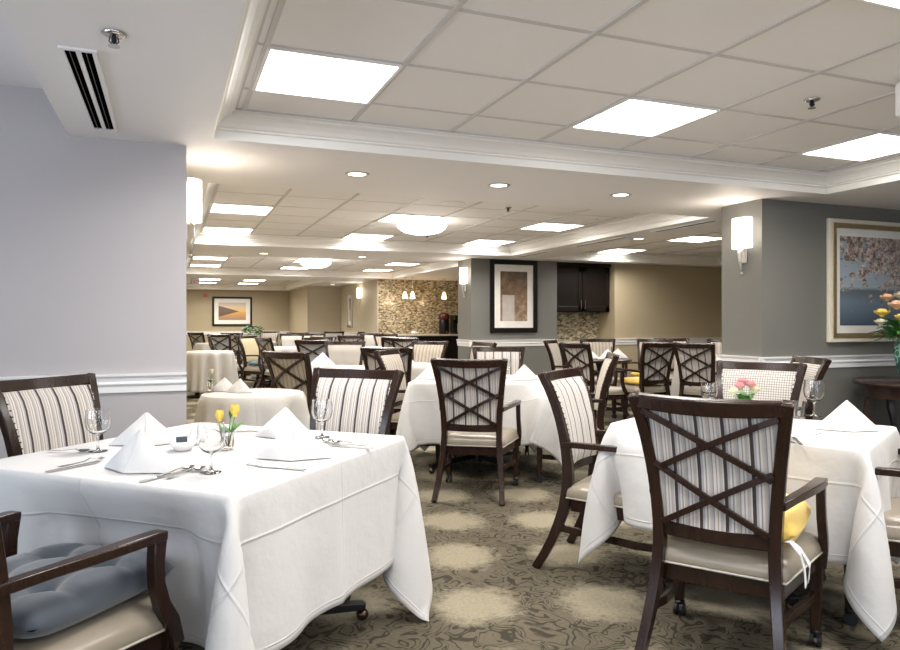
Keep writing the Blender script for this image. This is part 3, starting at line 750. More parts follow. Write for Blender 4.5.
far = [('wheat', (-3.4, 12.85), (.9, -.4), 'armchair with plain wheat coloured back and teal cushion in the back left room'),
 ('stripe', (-2.78, 11.74), (.75, .66), 'lattice armchair with pale seat in the back left room, right of the wheat one'),
 ('grey', (-4.65, 14.85), (.25, .97), 'lattice armchair with grey panel just right of the far cloth table'),
 ('grey', (-3.9, 14.2), (.85, .5), 'narrow lattice armchair with grey panel behind the wheat coloured one'),
 ('tan', (-4.05, 13.0), (.9, .3), 'tan armchair seen edge on beside the grey lattice one in the back left'),
 ('woven', (-3.4, 14.9), (0, -1), 'pale armchair facing us behind the wheat coloured one'),
 ('tan', (-5.9, 17.2), (.5, .86), 'dark distant armchair nearest the left wall end'),
 ('tan', (-5.3, 16.8), (-.6, .8), 'distant armchair with dark curved back near the left wall end'),
 ('woven', (-3.6, 16.4), (0, -1), 'pale distant armchair facing us under the sunset print'),
 ('woven', (-2.35, 12.0), (-.4, -.91), 'pale armchair facing us, tilted, in the middle of the back left room'),
 ('tan', (-2.9, 15.2), (.3, -.95), 'distant armchair before the sandy far corner block'),
 ('stripe', (-1.8, 13.7), (.2, .98), 'distant lattice armchair below the sandy corner block'),
 ('tan', (-4.9, 19.0), (.1, -1), 'distant armchair at the far wall left of the sunset print'),
 ('tan', (-2.3, 17.6), (-.5, -.86), 'distant armchair by the corner of the sandy block'),
 ('tan', (-1.2, 14.4), (.4, -.9), 'distant armchair near the passage wall left side'),
 ('stripe', (-1.0, 12.2), (-.3, .95), 'distant lattice armchair below the narrow silver picture'),
 ('stripe', (-.55, 11.6), (.5, .86), 'distant lattice armchair left of the buffet counter'),
 ('woven', (-1.75, 15.8), (.1, -1), 'pale distant armchair in front of the sandy block'),
 ('woven', (-3.05, 18.3), (0, -1), 'pale armchair in the farthest row'),
 ('tan', (-1.9, 11.3), (.7, -.7), 'dark framed armchair turned sideways behind the grey lattice one')]
for k, c, f, lb in far: chair(k, c, f, lb, 'dining armchairs of the back room')

# ------------------------------------------------------------------ cushions
def cushion(c, f, mat, label, w_=.42, d_=.41, h_=.075, tuft=0, tie=False, cy=.02, name='seat_cushion'):
    n = 28; vs = []; fs = []
    tf = [(-.25, -.25), (.25, -.25), (-.25, .25), (.25, .25)]
    for side in (1, -1):
        for j in range(n+1):
            for i in range(n+1):
                u, v = 2*i/n-1, 2*j/n-1
                # map square to rounded square
                x = u*math.sqrt(1-.10*v*v); y = v*math.sqrt(1-.10*u*u)
                e = max(0, (1-abs(u)**5))**.45*max(0, (1-abs(v)**5))**.45
                z = side*h_/2*e
                if tuft:
                    if side > 0:
                        for a, b_ in tf:
                            r2 = (u-a*1.6)**2+(v-b_*1.6)**2; z -= tuft*math.exp(-r2/.03)
                        z -= tuft*.35*(math.exp(-((u-.4)/.07)**2)+math.exp(-((u+.4)/.07)**2)+math.exp(-((v-.4)/.07)**2)+math.exp(-((v+.4)/.07)**2))*e
                vs.append((x*w_/2, cy+y*d_/2,   .452+h_/2+z))
    M = (n+1)**2
    for s in (0, 1):
        for j in range(n):
            for i in range(n): a = s*M+j*(n+1)+i; fs.append((a, a+1, a+n+2, a+n+1))
    t = MB().add(vs, fs).build(name, mat, None, True)
    import bmesh
    bm = bmesh.new(); bm.from_mesh(t.data); bmesh.ops.remove_doubles(bm, verts=bm.verts, dist=.0004); bmesh.ops.recalc_face_normals(bm, faces=bm.faces); bm.to_mesh(t.data); bm.free()
    x, y = P(*c); place(t, (x, y, 0), yaw(D(*f))); tag(t, label, 'cushion')
    if tie:
        tm = MB()
        for k in (0, 1):
            tm.sweep([(.215, -.20, .50), (.235, -.225+.02*k, .51), (.262, -.20+.03*k, .47), (.272+.01*k, -.17+.05*k, .41), (.275, -.16+.06*k, .35)], [.01, .02, .025, .028, .03], .003, (0, 1, 0))
        tm.build('tie', 'bow_white', t)
    return t
cushion((1.06, 2.67), (.56, .83), 'yellow_fabric', 'yellow seat cushion with white tie on the right foreground armchair', .51, .47, .135, tie=True)
cushion((-1.14, 1.92), (.35, .937), 'slate_fabric', 'slate blue tufted seat cushion on the bottom left armchair', .48, .50, .11, .036, cy=.06)
cushion((2.44, 9.0), (-.40, .92), 'yellow_fabric', 'yellow seat cushion on the lattice chair at the bare topped table', .44, .44, .08)
cushion((2.88, 10.25), (-.5, -.86), 'yellow_fabric', 'yellow seat cushion on the half hidden chair behind the bare topped table', .44, .44, .08)
cushion((-3.4, 12.85), (.9, -.4), 'teal_fabric', 'dark teal seat cushion in the back left room', .44, .44, .08)

# ------------------------------------------------------------------ tables and cloths
def sim_cloth(a, b_, drop, seed, push=None, frames=230, iters=14):
    r = np.random.RandomState(seed)
    na, nb = int(round(a/.036)), int(round(b_/.036)); da, db = a/na, b_/nb; ea, eb = int(round(drop/da)), int(round(drop/db))
    nx, ny = 2*(na+ea)+1, 2*(nb+eb)+1
    xs_, ys_ = np.arange(-na-ea, na+ea+1)*da, np.arange(-nb-eb, nb+eb+1)*db; X, Y = np.meshgrid(xs_, ys_)
    h = .004
    Pn = np.stack([X, Y, np.full_like(X, h)], -1); UV = Pn[..., :2].copy()
    pin = (np.abs(X) < a+1e-4) & (np.abs(Y) < b_+1e-4)
    inx, iny = np.abs(X) > a+1e-4, np.abs(Y) > b_+1e-4
    kx = np.where(inx[:, :-4] & inx[:, 4:], 1., 0.)[..., None]; ky = np.where(iny[:-4] & iny[4:], 1., 0.)[..., None]
    kx = np.where((X[:, :-4]*X[:, 4:] < 0)[..., None], 0, np.maximum(kx, np.where(~inx[:, :-4] & ~inx[:, 4:], 1., 0.)[..., None])); ky = np.where((Y[:-4]*Y[4:] < 0)[..., None], 0, np.maximum(ky, np.where(~iny[:-4] & ~iny[4:], 1., 0.)[..., None]))
    W = np.where(pin, 0., 1.)[..., None]
    # start partly folded down so that the corners form clean folds
    ox, oy = np.maximum(np.abs(X)-a, 0), np.maximum(np.abs(Y)-b_, 0)
    Pn[..., 2] -= (ox+oy)*.25
    Pn[..., :2] += r.normal(0, .0015, Pn[..., :2].shape)*W
    Pn[..., :2] += W*np.stack([np.sin(Y*9+seed), np.sin(X*8+seed*2)], -1)*.0015
    V = np.zeros_like(Pn); dt = 1/60.
    dx, dy = xs_[1]-xs_[0], ys_[1]-ys_[0]; dd = math.hypot(dx, dy)
    def con(sa, sb, rest, k):
        pa, pb = Pn[sa], Pn[sb]; wa, wb = W[sa], W[sb]
        d = pb-pa; ln = np.sqrt((d*d).sum(-1, keepdims=True))+1e-9
        ws = wa+wb; c = np.where(ws > 0, k*(ln-rest)/ln/np.maximum(ws, 1e-6), 0)*d
        Pn[sa] = pa+wa*c; Pn[sb] = pb-wb*c
    S = slice
    def pr(n, o, st=1):
        a0 = S(o, n-st, 2*st) if st == 1 else None
        return a0
    cons = []
    for o in (0, 1):
        la = len(range(o, nx-1, 2)); cons.append(((S(None), S(o, o+2*la, 2)), (S(None), S(o+1, o+1+2*la, 2)), dx, 1.))
        lb = len(range(o, ny-1, 2)); cons.append(((S(o, o+2*lb, 2), S(None)), (S(o+1, o+1+2*lb, 2), S(None)), dy, 1.))
        cons.append(((S(o, o+2*lb, 2), S(0, nx-1)), (S(o+1, o+1+2*lb, 2), S(1, nx)), dd, .35))
        cons.append(((S(o, o+2*lb, 2), S(1, nx)), (S(o+1, o+1+2*lb, 2), S(0, nx-1)), dd, .35))
    def bend(ax, rest, k):
        if ax: pa, pb, wa, wb = Pn[:, :-4], Pn[:, 4:], W[:, :-4], W[:, 4:]
        else: pa, pb, wa, wb = Pn[:-4], Pn[4:], W[:-4], W[4:]
        d = pb-pa; ln = np.sqrt((d*d).sum(-1, keepdims=True))+1e-9; c = (kx if ax else ky)*k*.5*np.minimum(ln-rest, 0)/ln*d
        if ax: Pn[:, :-4] += wa*c; Pn[:, 4:] -= wb*c
        else: Pn[:-4] += wa*c; Pn[4:] -= wb*c
    e = .006
    for fr_ in range(frames):
        V[..., 2] -= 9.8*dt; V *= .975 if fr_ < frames*.7 else .93
        old = Pn.copy(); Pn += V*dt*W
        for it in range(iters):
            for c in cons: con(*c)
            if it % 3 == 0: bend(1, 4*dx, .3); bend(0, 4*dy, .3)
            x, y, z = Pn[..., 0], Pn[..., 1], Pn[..., 2]
            ins = (np.abs(x) < a+e) & (np.abs(y) < b_+e) & (z < h) & (z > -.05) & (~pin)
            up = h-z; px = a+e-np.abs(x); py = b_+e-np.abs(y)
            mn = np.minimum(np.minimum(up, px), py)
            m_ = ins & (up <= mn); Pn[..., 2][m_] = h
            m_ = ins & (px <= mn) & (up > mn); Pn[..., 0][m_] = (np.sign(x)*(a+e))[m_]
            m_ = ins & (py <= mn) & (up > mn) & (px > mn); Pn[..., 1][m_] = (np.sign(y)*(b_+e))[m_]
            np.maximum(Pn[..., 2], -.742, out=Pn[..., 2])
            if push: push(Pn)
        V = (Pn-old)/dt
        np.clip(V, -3, 3, out=V)
    vs = Pn.reshape(-1, 3); idx = np.arange(nx*ny).reshape(ny, nx)
    fs = np.stack([idx[:-1, :-1], idx[:-1, 1:], idx[1:, 1:], idx[1:, :-1]], -1).reshape(-1, 4)
    pf = pin.reshape(-1); return vs, fs, UV.reshape(-1, 2), pf
def cloth_obj(vs, fs, uv, mat, sub=1, pf=None):
    me = bpy.data.meshes.new('tablecloth'); me.from_pydata([tuple(p) for p in vs], [], [tuple(int(i) for i in f) for f in fs])
    me.materials.append(MATS[mat]); ul = me.uv_layers.new(name='flat')
    li = np.zeros(len(me.loops), dtype=np.int32); me.loops.foreach_get('vertex_index', li)
    ul.data.foreach_set('uv', np.asarray(uv)[li].astype(np.float32).ravel())
    me.polygons.foreach_set('use_smooth', [True]*len(me.polygons))
    o = bpy.data.objects.new('tablecloth', me); COL.objects.link(o)
    if pf is not None:
        ev = np.zeros(len(me.edges)*2, dtype=np.int32); me.edges.foreach_get('vertices', ev); ev = ev.reshape(-1, 2)
        deg = np.zeros(len(pf))
        fa = np.asarray(fs); allp = pf[fa].all(1); bd = np.zeros(len(pf), bool)
        mixed = pf[fa].any(1) & ~allp; bd[fa[mixed].ravel()] = True; bd &= pf
        at = me.attributes.new('crease_edge', 'FLOAT', 'EDGE'); at.data.foreach_set('value', (bd[ev].all(1)*.75).astype(np.float32))
    if sub:
        md = o.modifiers.new('sub', 'SUBSURF'); md.levels = sub; md.render_levels = sub; md.boundary_smooth = 'PRESERVE_CORNERS'
    md = o.modifiers.new('thickness', 'SOLIDIFY'); md.thickness = .0016; md.offset = -1
    return o
def pedestal(t, top_mb, spread=.36, bare=False):
    top_mb.build('tabletop', 'dark_wood', t, bev=.004)
    MB().lathe([(.05, .05), (.05, .12), (.038, .16), (.036, .62), (.06, .69), (.16, .70), (.16, .712)], 20).build('column', 'black_metal', t, True, angle=40)
    for k in range(4):
        a = PI/4+k*PI/2; dx, dy = math.cos(a), math.sin(a)
        ft = MB().sweep([(0, 0, .105), (dx*spread*.5, dy*spread*.5, .085), (dx*spread, dy*spread, .062)], [.06, .05, .045], [.05, .04, .03], (-dy, dx, 0)).build('foot', 'black_metal', t, bev=.004)
        MB().ball((dx*(spread-.01), dy*(spread-.01), .026), .026).build('caster', 'caster_bronze', ft, True)
def rect_table(c, f, a, b_, drop, lab_t, lab_c, seed, push=None):
    x, y = P(*c); rz = yaw(D(*f))
    t = thing('dining_table', lab_t, 'table', (x, y, 0), rz); pedestal(t, MB().box(-a+.022, a-.022, -b_+.022, b_-.022, .712, .742), min(a, b_)*math.sqrt(2)-.18)
    nm = 'linen_%d' % seed; linen(nm, a, b_, drop)
    vs, fs, uv, pf = sim_cloth(a, b_, drop, seed, push)
    o = cloth_obj(vs, fs, uv, nm, 1, pf); place(o, (x, y, .75), rz); tag(o, lab_c, 'tablecloth', 'long white tablecloths')
    return o
# keep the left cloth off the seat of the chair pushed under it
T1c, T1f = (-.919, 2.709), (.375, .927)
def pusher(tc, tf, cc, cf, hw=.30, y0=-.3, y1=.33, z1=-.14):
    Mt = Matrix.Translation((*P(*tc), .75)) @ Matrix.Rotation(yaw(D(*tf)), 4, 'Z'); Mc = Matrix.Translation((*P(*cc), 0)) @ Matrix.Rotation(yaw(D(*cf)), 4, 'Z')
    A = np.array(Mc.inverted() @ Mt); Ai = np.linalg.inv(A)
    def fn(Pn):
        q = Pn @ A[:3, :3].T + A[:3, 3]
        ins = (np.abs(q[..., 0]) < hw) & (q[..., 1] > y0) & (q[..., 1] < y1) & (q[..., 2] < .75+z1)
        if ins.any():
            q[..., 1][ins] = y1; r_ = q @ Ai[:3, :3].T + Ai[:3, 3]; Pn[ins] = r_[ins]
    return fn
rect_table(T1c, T1f, .56, .56, .50, 'square table on a black pedestal under the left foreground cloth', 'white tablecloth with pressed folds on the large left foreground table', 3,
    pusher(T1c, T1f, (-1.14, 1.92), (.35, .937)))
def blocker(tc, tf, cc, cf, boxes):
    Mt = Matrix.Translation((*P(*tc), .75)) @ Matrix.Rotation(yaw(D(*tf)), 4, 'Z'); Mc = Matrix.Translation((*P(*cc), 0)) @ Matrix.Rotation(yaw(D(*cf)), 4, 'Z')
    A = np.array(Mc.inverted() @ Mt); Ai = np.linalg.inv(A)
    def fn(Pn):
        q = Pn @ A[:3, :3].T + A[:3, 3]; hit = False
        for x0, x1, y0, y1, z0, z1 in boxes:
            x, y, z = q[..., 0], q[..., 1], q[..., 2]
            ins = (x > x0) & (x < x1) & (y > y0) & (y < y1) & (z > z0) & (z < z1)
            if not ins.any(): continue
            hit = True
            pen = np.stack([z1-z, (x-x0), (x1-x), (y-y0)], -1); k = pen.argmin(-1)
            q[..., 2][ins & (k == 0)] = z1; q[..., 0][ins & (k == 1)] = x0; q[..., 0][ins & (k == 2)] = x1; q[..., 1][ins & (k == 3)] = y0
        if hit: Pn[:] = q @ Ai[:3, :3].T + Ai[:3, 3]
    return fn
T2c, T2f = (1.422, 3.347), (.64, .77)
C2B = [(.235, .325, .04, .215, .56, .675), (-.325, -.235, .04, .215, .56, .675), (-.29, .29, .06, .32, .33, .49), (.225, .325, .10, .25, .3, .66), (-.325, -.225, .10, .25, .3, .66)]
rect_table(T2c, T2f, .54, .38, .45, 'rectangular table under the right foreground cloth', 'white tablecloth with pointed corners on the right foreground table', 5,
    blocker(T2c, T2f, (.894, 3.58), (.86, -.51), C2B))
rect_table((.234, 6.08), (.115, .993), .52, .48, .47, 'square table under the middle cloth', 'white tablecloth on the middle table behind the lattice chair', 8, blocker((.234, 6.08), (.115, .993), (.95, 5.70), (-.99, .12), C2B))

def round_table(c, R, lab_t, lab_c, drop=.6, seed=0, bare=False, warm=False):
    x, y = P(*c)
    t = thing('round_table', lab_t, 'table', (x, y, 0))
    pedestal(t, MB().lathe([(R-.01, .712), (R, .718), (R, .742), (R-.006, .747)], 40), R-.05)
    if bare: return t
    r = np.random.RandomState(seed); n = 120; rows = 14; vs = []; fs = []; uv = []
    ph = r.rand(6)*6.28; K = [7, 9, 12, 5, 15, 11]
    vs.append((0, 0, .004)); uv.append((0, 0))
    rad = [R*.5, R*.9, R-.004, R, R+.005] + [R+drop*k/rows for k in range(1, rows+1)]
    for q in rad:
        for j in range(n):
            a = 2*PI*j/n; d = max(0, q-R)
            fold = sum(math.cos(K[k]*a+ph[k])*w for k, w in enumerate((.5, .5, .6, .3, .3, .5)))/2
            rr_ = (min(q, R)+.006+ (.012*min(1, d/.03) if d else -.006) + (.05+.12*fold)*(d/drop)**.8*.9) if q >= R else q
            z = .004 if d == 0 else .004-d*.985
            uv.append((q*math.cos(a), q*math.sin(a))); vs.append((rr_*math.cos(a), rr_*math.sin(a), z))
    for j in range(n): fs.append((0, 1+j, 1+(j+1) % n))
    for i in range(len(rad)-1):
        for j in range(n): b0 = 1+i*n; fs.append((b0+j, b0+n+j, b0+n+(j+1) % n, b0+(j+1) % n))
    if 'linen_round' not in MATS: linen('linen_round', 3, 3, 3, (.50, .475, .44))
    o = cloth_obj(vs, fs, uv, 'linen_round', 0); place(o, (x, y, .75), 0); tag(o, lab_c, 'tablecloth', 'round white tablecloths')
    return o
RT1 = (-1.35, 4.86)
round_table(RT1, .33, 'small round table under a cloth at the end of the left wall', 'white cloth on the small round table at the end of the left wall', .60, 1)
round_table((-4.0, 11.8), .36, 'round table under cloth in the back left, second beyond the wall end', 'white cloth on the round table behind the small one, beside the left wall end', .66, 2)
round_table((-5.48, 16.4), .38, 'distant round table under cloth at the left wall end', 'white cloth on the distant round table at the left wall end', .6, 3)
round_table((-1.2, 7.55), .44, 'round table under cloth behind the lattice chair with tan stripes', 'white cloth on the round table before the pale woven armchair', .6, 4)
round_table((-.55, 8.2), .38, 'round table under cloth before the buffet', 'white cloth on the round table before the buffet', .6, 5)
round_table((2.0, 9.45), .42, 'bare dark round table at the back right set with napkins', '', bare=True)
round_table((3.55, 9.65), .42, 'round table under cloth beside the grey column at the back', 'white cloth on the table beside the grey column at the back', .6, 6)
round_table((-1.9, 12.8), .45, 'round table under cloth in the middle of the back left room', 'white cloth in the middle of the back left room', .6, 7)
round_table((-3.3, 13.7), .45, 'round table under cloth behind the wheat coloured chair', 'white cloth behind the wheat coloured chair', .6, 9)
round_table((-.9, 10.7), .45, 'distant round table under cloth before the left end of the buffet', 'white cloth on the distant table before the left end of the buffet', .6, 10)
round_table((-4.9, 17.8), .5, 'distant table with a plant below the sunset print', 'white cloth under the plant below the sunset print', .6, 12)
round_table((-2.6, 16.4), .5, 'farthest round table right of the plant', 'white cloth on the farthest table right of the plant', .6, 13)
round_table((-1.3, 13.9), .45, 'distant round table beside the passage wall', 'white cloth on the distant table beside the passage wall', .6, 14)

# ------------------------------------------------------------------ table settings
TOPZ = .7565
def napkin_mesh(seed):
    r = np.random.RandomState(seed); mb = MB()
    w, h, d = .138, .125, .10
    def leaf(p, q, s_, t_=.004):
        p, q, s_ = map(Vector, (p, q, s_)); nn = (q-p).cross(s_-p).normalized()*t_
        k = 8; vs = []; fs = []; ix = {}
        for off in (0, 1):
            for i in range(k+1):
                for j in range(k+1-i):
                    a, b_ = i/k, j/k; pt = p*(1-a-b_)+q*a+s_*b_; bulge = 27*a*b_*(1-a-b_)*.012
                    ix[off, i, j] = len(vs); vs.append(pt+nn*(bulge/t_*1.0+off))
        for i in range(k):
            for j in range(k-i):
                for off in (0, 1):
                    fs.append((ix[off, i, j], ix[off, i+1, j], ix[off, i, j+1]))
                    if i+j < k-1: fs.append((ix[off, i+1, j], ix[off, i+1, j+1], ix[off, i, j+1]))
        ed = [(i, 0) for i in range(k+1)]+[(k-i, i) for i in range(1, k+1)]+[(0, k-i) for i in range(1, k)]
        for m in range(len(ed)): e0, e1 = ed[m], ed[(m+1) % len(ed)]; fs.append((ix[0, *e0], ix[0, *e1], ix[1, *e1], ix[1, *e0]))
        mb.add(vs, fs)
    j = lambda s=.004: r.uniform(-s, s)
    ap = (j(), .012+j(), h+j(.006)); fr = (j(), -.055, 0); bk = (0, .07, 0)
    leaf((-w, 0, 0), fr, ap); leaf(fr, (w, .0, 0), ap)
    leaf((-w*.93, .012, .0), (-.005, -.040, 0), (ap[0]-.004, ap[1]+.008, h*.97)); leaf((.005, -.040, 0), (w*.93, .012, 0), (ap[0]+.004, ap[1]+.008, h*.97))
    leaf((w, 0, 0), bk, ap); leaf(bk, (-w, 0, 0), ap)
    return mb
NPK = []
def napkin(c, f, label, s=1.0, z=TOPZ, group='folded white napkins'):
    if len(NPK) < 3: o = napkin_mesh(len(NPK)+4).build('folded_napkin', 'napkin_linen', None, True, angle=25); NPK.append(o)
    else: o = NPK[random.randrange(3)].copy(); COL.objects.link(o)
    x, y = P(*c); place(o, (x, y, z), yaw(D(*f))); o.scale = (s, s, s)
    return tag(o, label, 'napkin', group)
def PX(u, v, h=TOPZ):     # (lateral, ahead) of a table-top point
    z = (CAM_H-h)*F/(v-HOR); return ((u-450)/F*z, z)
napkin(PX(137, 470), (.35, .93), 'white pyramid napkin on the left table nearest the tufted cushion chair')
napkin(PX(146, 444), (-.2, 1), 'white pyramid napkin on the left table behind the front left one')
napkin(PX(294, 458), (-.05, 1), 'white pyramid napkin on the left table, front right')
napkin(PX(284, 437), (.2, 1), 'white pyramid napkin on the left table, back right near the striped chair')
napkin(PX(847, 430), (.2, .98), 'white pyramid napkin at the right end of the right table')
napkin((-.16, 6.0), (.3, 1), 'white napkin at the left side of the middle table')
napkin((.62, 5.9), (-.3, 1), 'white napkin at the right side of the middle table')
napkin((-1.58, 4.95), (-.2, 1), 'left of two pyramid napkins on the small round table', .72)
napkin((-1.45, 4.87), (.2, 1), 'right of two pyramid napkins on the small round table', .72)
napkin(PX(322, 367), (.1, 1), 'white pyramid napkin before the pale woven armchair', 1.2)
napkin((-.55, 8.25), (.1, 1), 'white napkin on the table before the buffet', 1.1)
napkin((1.85, 9.38), (.2, 1), 'left napkin on the bare dark table', 1.0)
napkin((2.06, 9.24), (-.2, 1), 'middle napkin on the bare dark table', 1.0)
napkin((2.24, 9.46), (.2, 1), 'right napkin on the bare dark table', 1.0)
napkin((3.48, 9.5), (.2, 1), 'napkin on the cloth table beside the grey column at the back', 1.0)

GOB = [(.033, .0), (.033, .0015), (.010, .0045), (.0045, .011), (.0036, .052), (.008, .060), (.025, .068), (.039, .085), (.0445, .106), (.0435, .128), (.0405, .156), (.0397, .156), (.0426, .128), (.0436, .106), (.038, .0862), (.0245, .0695), (.001, .0635)]
GB = []
def goblet(c, label, s=1.0, z=TOPZ):
    if not GB: o = MB().lathe(GOB, 40).build('goblet', 'clear_glass', None, True, angle=50); GB.append(o)
    else: o = GB[0].copy(); COL.objects.link(o)
    x, y = P(*c); place(o, (x, y, z), 0); o.scale = (s, s, s); return tag(o, label, 'glass', 'stemmed water goblets')
goblet(PX(98, 451), 'clear goblet at the left end of the left table')
goblet(PX(211, 472), 'clear goblet at the near centre of the left table')
goblet(PX(322, 437), 'clear goblet at the right corner of the left table by the striped chair')
goblet(PX(814, 416), 'tall clear goblet on the right table by its napkin', 1.18)
goblet(PX(709, 412), 'clear goblet on the right table behind the foreground chair')
goblet((.48, 6.1), 'clear goblet on the middle table')
goblet((2.14, 9.52), 'small distant goblet on the bare dark table')
o = MB().lathe([(.026, 0), (.031, .085), (.0295, .085), (.0245, .006), (.001, .006)], 28).build('tumbler', 'clear_glass', None, True, angle=50)
place(o, (*P(*PX(799, 418)), TOPZ), 0); tag(o, 'small clear tumbler left of the tall goblet on the right table', 'glass')

# cutlery
def flat_outline(pts, t_=.0022, cz=None):
    mb = MB(); k = len(pts); vs = []
    for x, y, wd in pts:
        z = cz(y) if cz else 0
        vs += [(-wd, y, z), (wd, y, z), (wd, y, z+t_), (-wd, y, z+t_)]
    fs = [(i*4+j, i*4+(j+1) % 4, i*4+4+(j+1) % 4, i*4+4+j) for i in range(k-1) for j in range(4)] + [(0, 3, 2, 1), tuple((k-1)*4+j for j in range(4))]
    return mb.add(vs, fs)
def mk_fork():
    cz = lambda y: .004+.010*math.exp(-((y-.045)/.02)**2)
    mb = flat_outline([(0, -.09, .009), (0, -.07, .0095), (0, -.03, .005), (0, .02, .0035), (0, .045, .004), (0, .055, .011), (0, .068, .0125)], .0025, cz)
    for k in range(4):
        x = -.0105+.007*k; mb.sweep([(x, .066, cz(.066)+.001), (x, .085, .004), (x, .104, .009)], .0038, .002)
    return mb.build('fork', 'steel', None, True, angle=40)
def mk_knife():
    return flat_outline([(0, -.11, .008), (0, -.08, .009), (0, -.01, .007), (0, .0, .006), (0, .02, .010), (0, .08, .011), (0, .105, .006), (0, .112, .001)], .003, lambda y: .001).build('knife', 'steel', None, True, angle=40)
def mk_spoon():
    mb = flat_outline([(0, -.09, .009), (0, -.07, .0095), (0, -.03, .005), (0, .03, .0035), (0, .045, .005)], .0025, lambda y: .004+.008*math.exp(-((y-.03)/.025)**2))
    n, m = 16, 5; vs = []; fs = []
    for q, dz in ((0, 0), (1, .0015)):
        for i in range(m+1):
            r = i/m
            for j in range(n): a = 2*PI*j/n; vs.append((.019*r*math.cos(a), .068+.029*r*math.sin(a), .002+.008*r*r+dz))
    for q in (0, 1):
        for i in range(m):
            for j in range(n): b0 = q*(m+1)*n+i*n; fs.append((b0+j, b0+(j+1) % n, b0+n+(j+1) % n, b0+n+j))
    mb.add(vs, fs); return mb.build('spoon', 'steel', None, True, angle=50)
CUT = {}
MK = {'fork': mk_fork, 'knife': mk_knife, 'spoon': mk_spoon}
def cut(kind, c, f, label):
    if kind not in CUT: CUT[kind] = o = MK[kind]()
    else: o = CUT[kind].copy(); COL.objects.link(o)
    x, y = P(*c); place(o, (x, y, TOPZ), yaw(D(*f))); o.scale = (.88, .88, .88); o['label'] = label; o['category'] = kind; o['group'] = 'table cutlery'; return o
d1 = (.62, .78)
cut('fork', PX(80, 464), (.42, .9), 'fork lying left of the front left napkin on the left table')
cut('knife', PX(74, 467), (.45, .89), 'knife beside the fork at the near left of the left table')
cut('spoon', PX(68, 452), (.95, -.1), 'spoon behind the left fork on the left table')
cut('spoon', PX(174, 473), (.40, .91), 'left of two pieces right of the front left napkin, a spoon')
cut('knife', PX(166, 476), (.45, .89), 'knife at the near edge of the left table beside the spoons')
cut('spoon', PX(185, 474), (.40, .91), 'spoon nearest the centre goblet on the left table')
cut('fork', PX(268, 466), (-.93, .36), 'fork at the foot of the front right napkin on the left table')
cut('knife', PX(280, 468), (-.93, .36), 'knife lying beside the fork at the right edge of the left table')
cut('spoon', PX(340, 443), (-.93, .36), 'left spoon at the right corner of the left table')
cut('spoon', PX(350, 444), (-.93, .36), 'right spoon at the right corner of the left table')
cut('knife', PX(350, 447), (-.93, .36), 'knife at the right corner of the left table')
cut('fork', PX(243, 432), (-.9, -.3), 'fork at the back of the left table, right of the tulips')
cut('knife', PX(250, 431), (-.9, -.3), 'knife at the back of the left table, right of the tulips')
cut('spoon', PX(790, 441), (.3, .95), 'spoon on the right table right of the lattice chair back')
cut('knife', PX(797, 441), (.3, .95), 'knife on the right table right of the lattice chair back')
cut('fork', PX(833, 437), (-.9, .3), 'fork in front of the napkin on the right table')

# sugar bowl and creamer
x, y = P(*PX(183, 450)); t = thing('sugar_caddy', 'white china bowl of sweetener packets on the left table', 'sugar bowl', (x, y, TOPZ))
MB().lathe([(.025, 0), (.03, .003), (.045, .022), (.05, .036), (.047, .036), (.04, .02), (.02, .008), (.001, .006)], 28).build('bowl', 'porcelain', t, True)
for k in range(6):
    p = MB().box(-.02, .02, -.0015, .0015, 0, .042).build('packet', 'white_plastic' if k % 3 else 'slate_fabric', t); p.location = (-.005+.003*(k % 2), -.025+.009*k, .012); p.rotation_euler = (-.3+.1*k, 0, .1*k)
x, y = P(*PX(197, 444)); t = thing('creamer', 'small white china creamer beside the sugar bowl on the left table', 'creamer', (x, y, TOPZ))
MB().lathe([(.02, 0), (.03, .01), (.032, .03), (.024, .05), (.027, .06), (.024, .06), (.02, .05), (.027, .03), (.02, .01), (.001, .006)], 24).build('jug', 'porcelain', t, True)
MB().sweep([(.028, 0, .045), (.045, 0, .042), (.048, 0, .028), (.032, 0, .018)], .006, .006, (0, 1, 0), 8).build('handle', 'porcelain', t, True)

# flowers
def petals(mb, c, r, n, up=.6, open_=.5, rows=1):
    for q in range(rows):
        for k in range(n):
            a = 2*PI*(k+.5*q)/n; ca, sa = math.cos(a), math.sin(a); rr = r*(1-.2*q); opq = open_*(1-.33*q)
            pts = []; m = 5; vs = []; fs = []
            for i in range(m+1):
                t_ = i/m; out = rr*opq*math.sin(t_*1.5)*1.15; z = rr*(up+.18*q)*2*t_**.9-(rr*.3*t_*t_ if opq > .7 else 0); wd = rr*.52*math.sin(PI*min(.97, t_*.85+.12))
                vs += [(c[0]+ca*out-sa*wd, c[1]+sa*out+ca*wd, c[2]+z), (c[0]+ca*(out+wd*.25), c[1]+sa*(out+wd*.25), c[2]+z-.001), (c[0]+ca*out+sa*wd, c[1]+sa*out-ca*wd, c[2]+z)]
            for i in range(m): fs += [(i*3, i*3+1, i*3+4, i*3+3), (i*3+1, i*3+2, i*3+5, i*3+4)]
            mb.add(vs, fs)
def leaf(mb, p0, d, ln, wd, droop=.4):
    d = Vector(d).normalized(); sd = d.cross(Vector((0, 0, 1))).normalized(); vs = []; fs = []; m = 6
    for i in range(m+1):
        t_ = i/m; c = Vector(p0)+d*ln*t_-Vector((0, 0, droop*ln*t_*t_)); w_ = wd*math.sin(PI*min(.99, t_*.9+.08))
        vs += [c-sd*w_, c-Vector((0, 0, w_*.3)), c+sd*w_]
    for i in range(m): fs += [(i*3, i*3+1, i*3+4, i*3+3), (i*3+1, i*3+2, i*3+5, i*3+4)]
    mb.add(vs, fs)
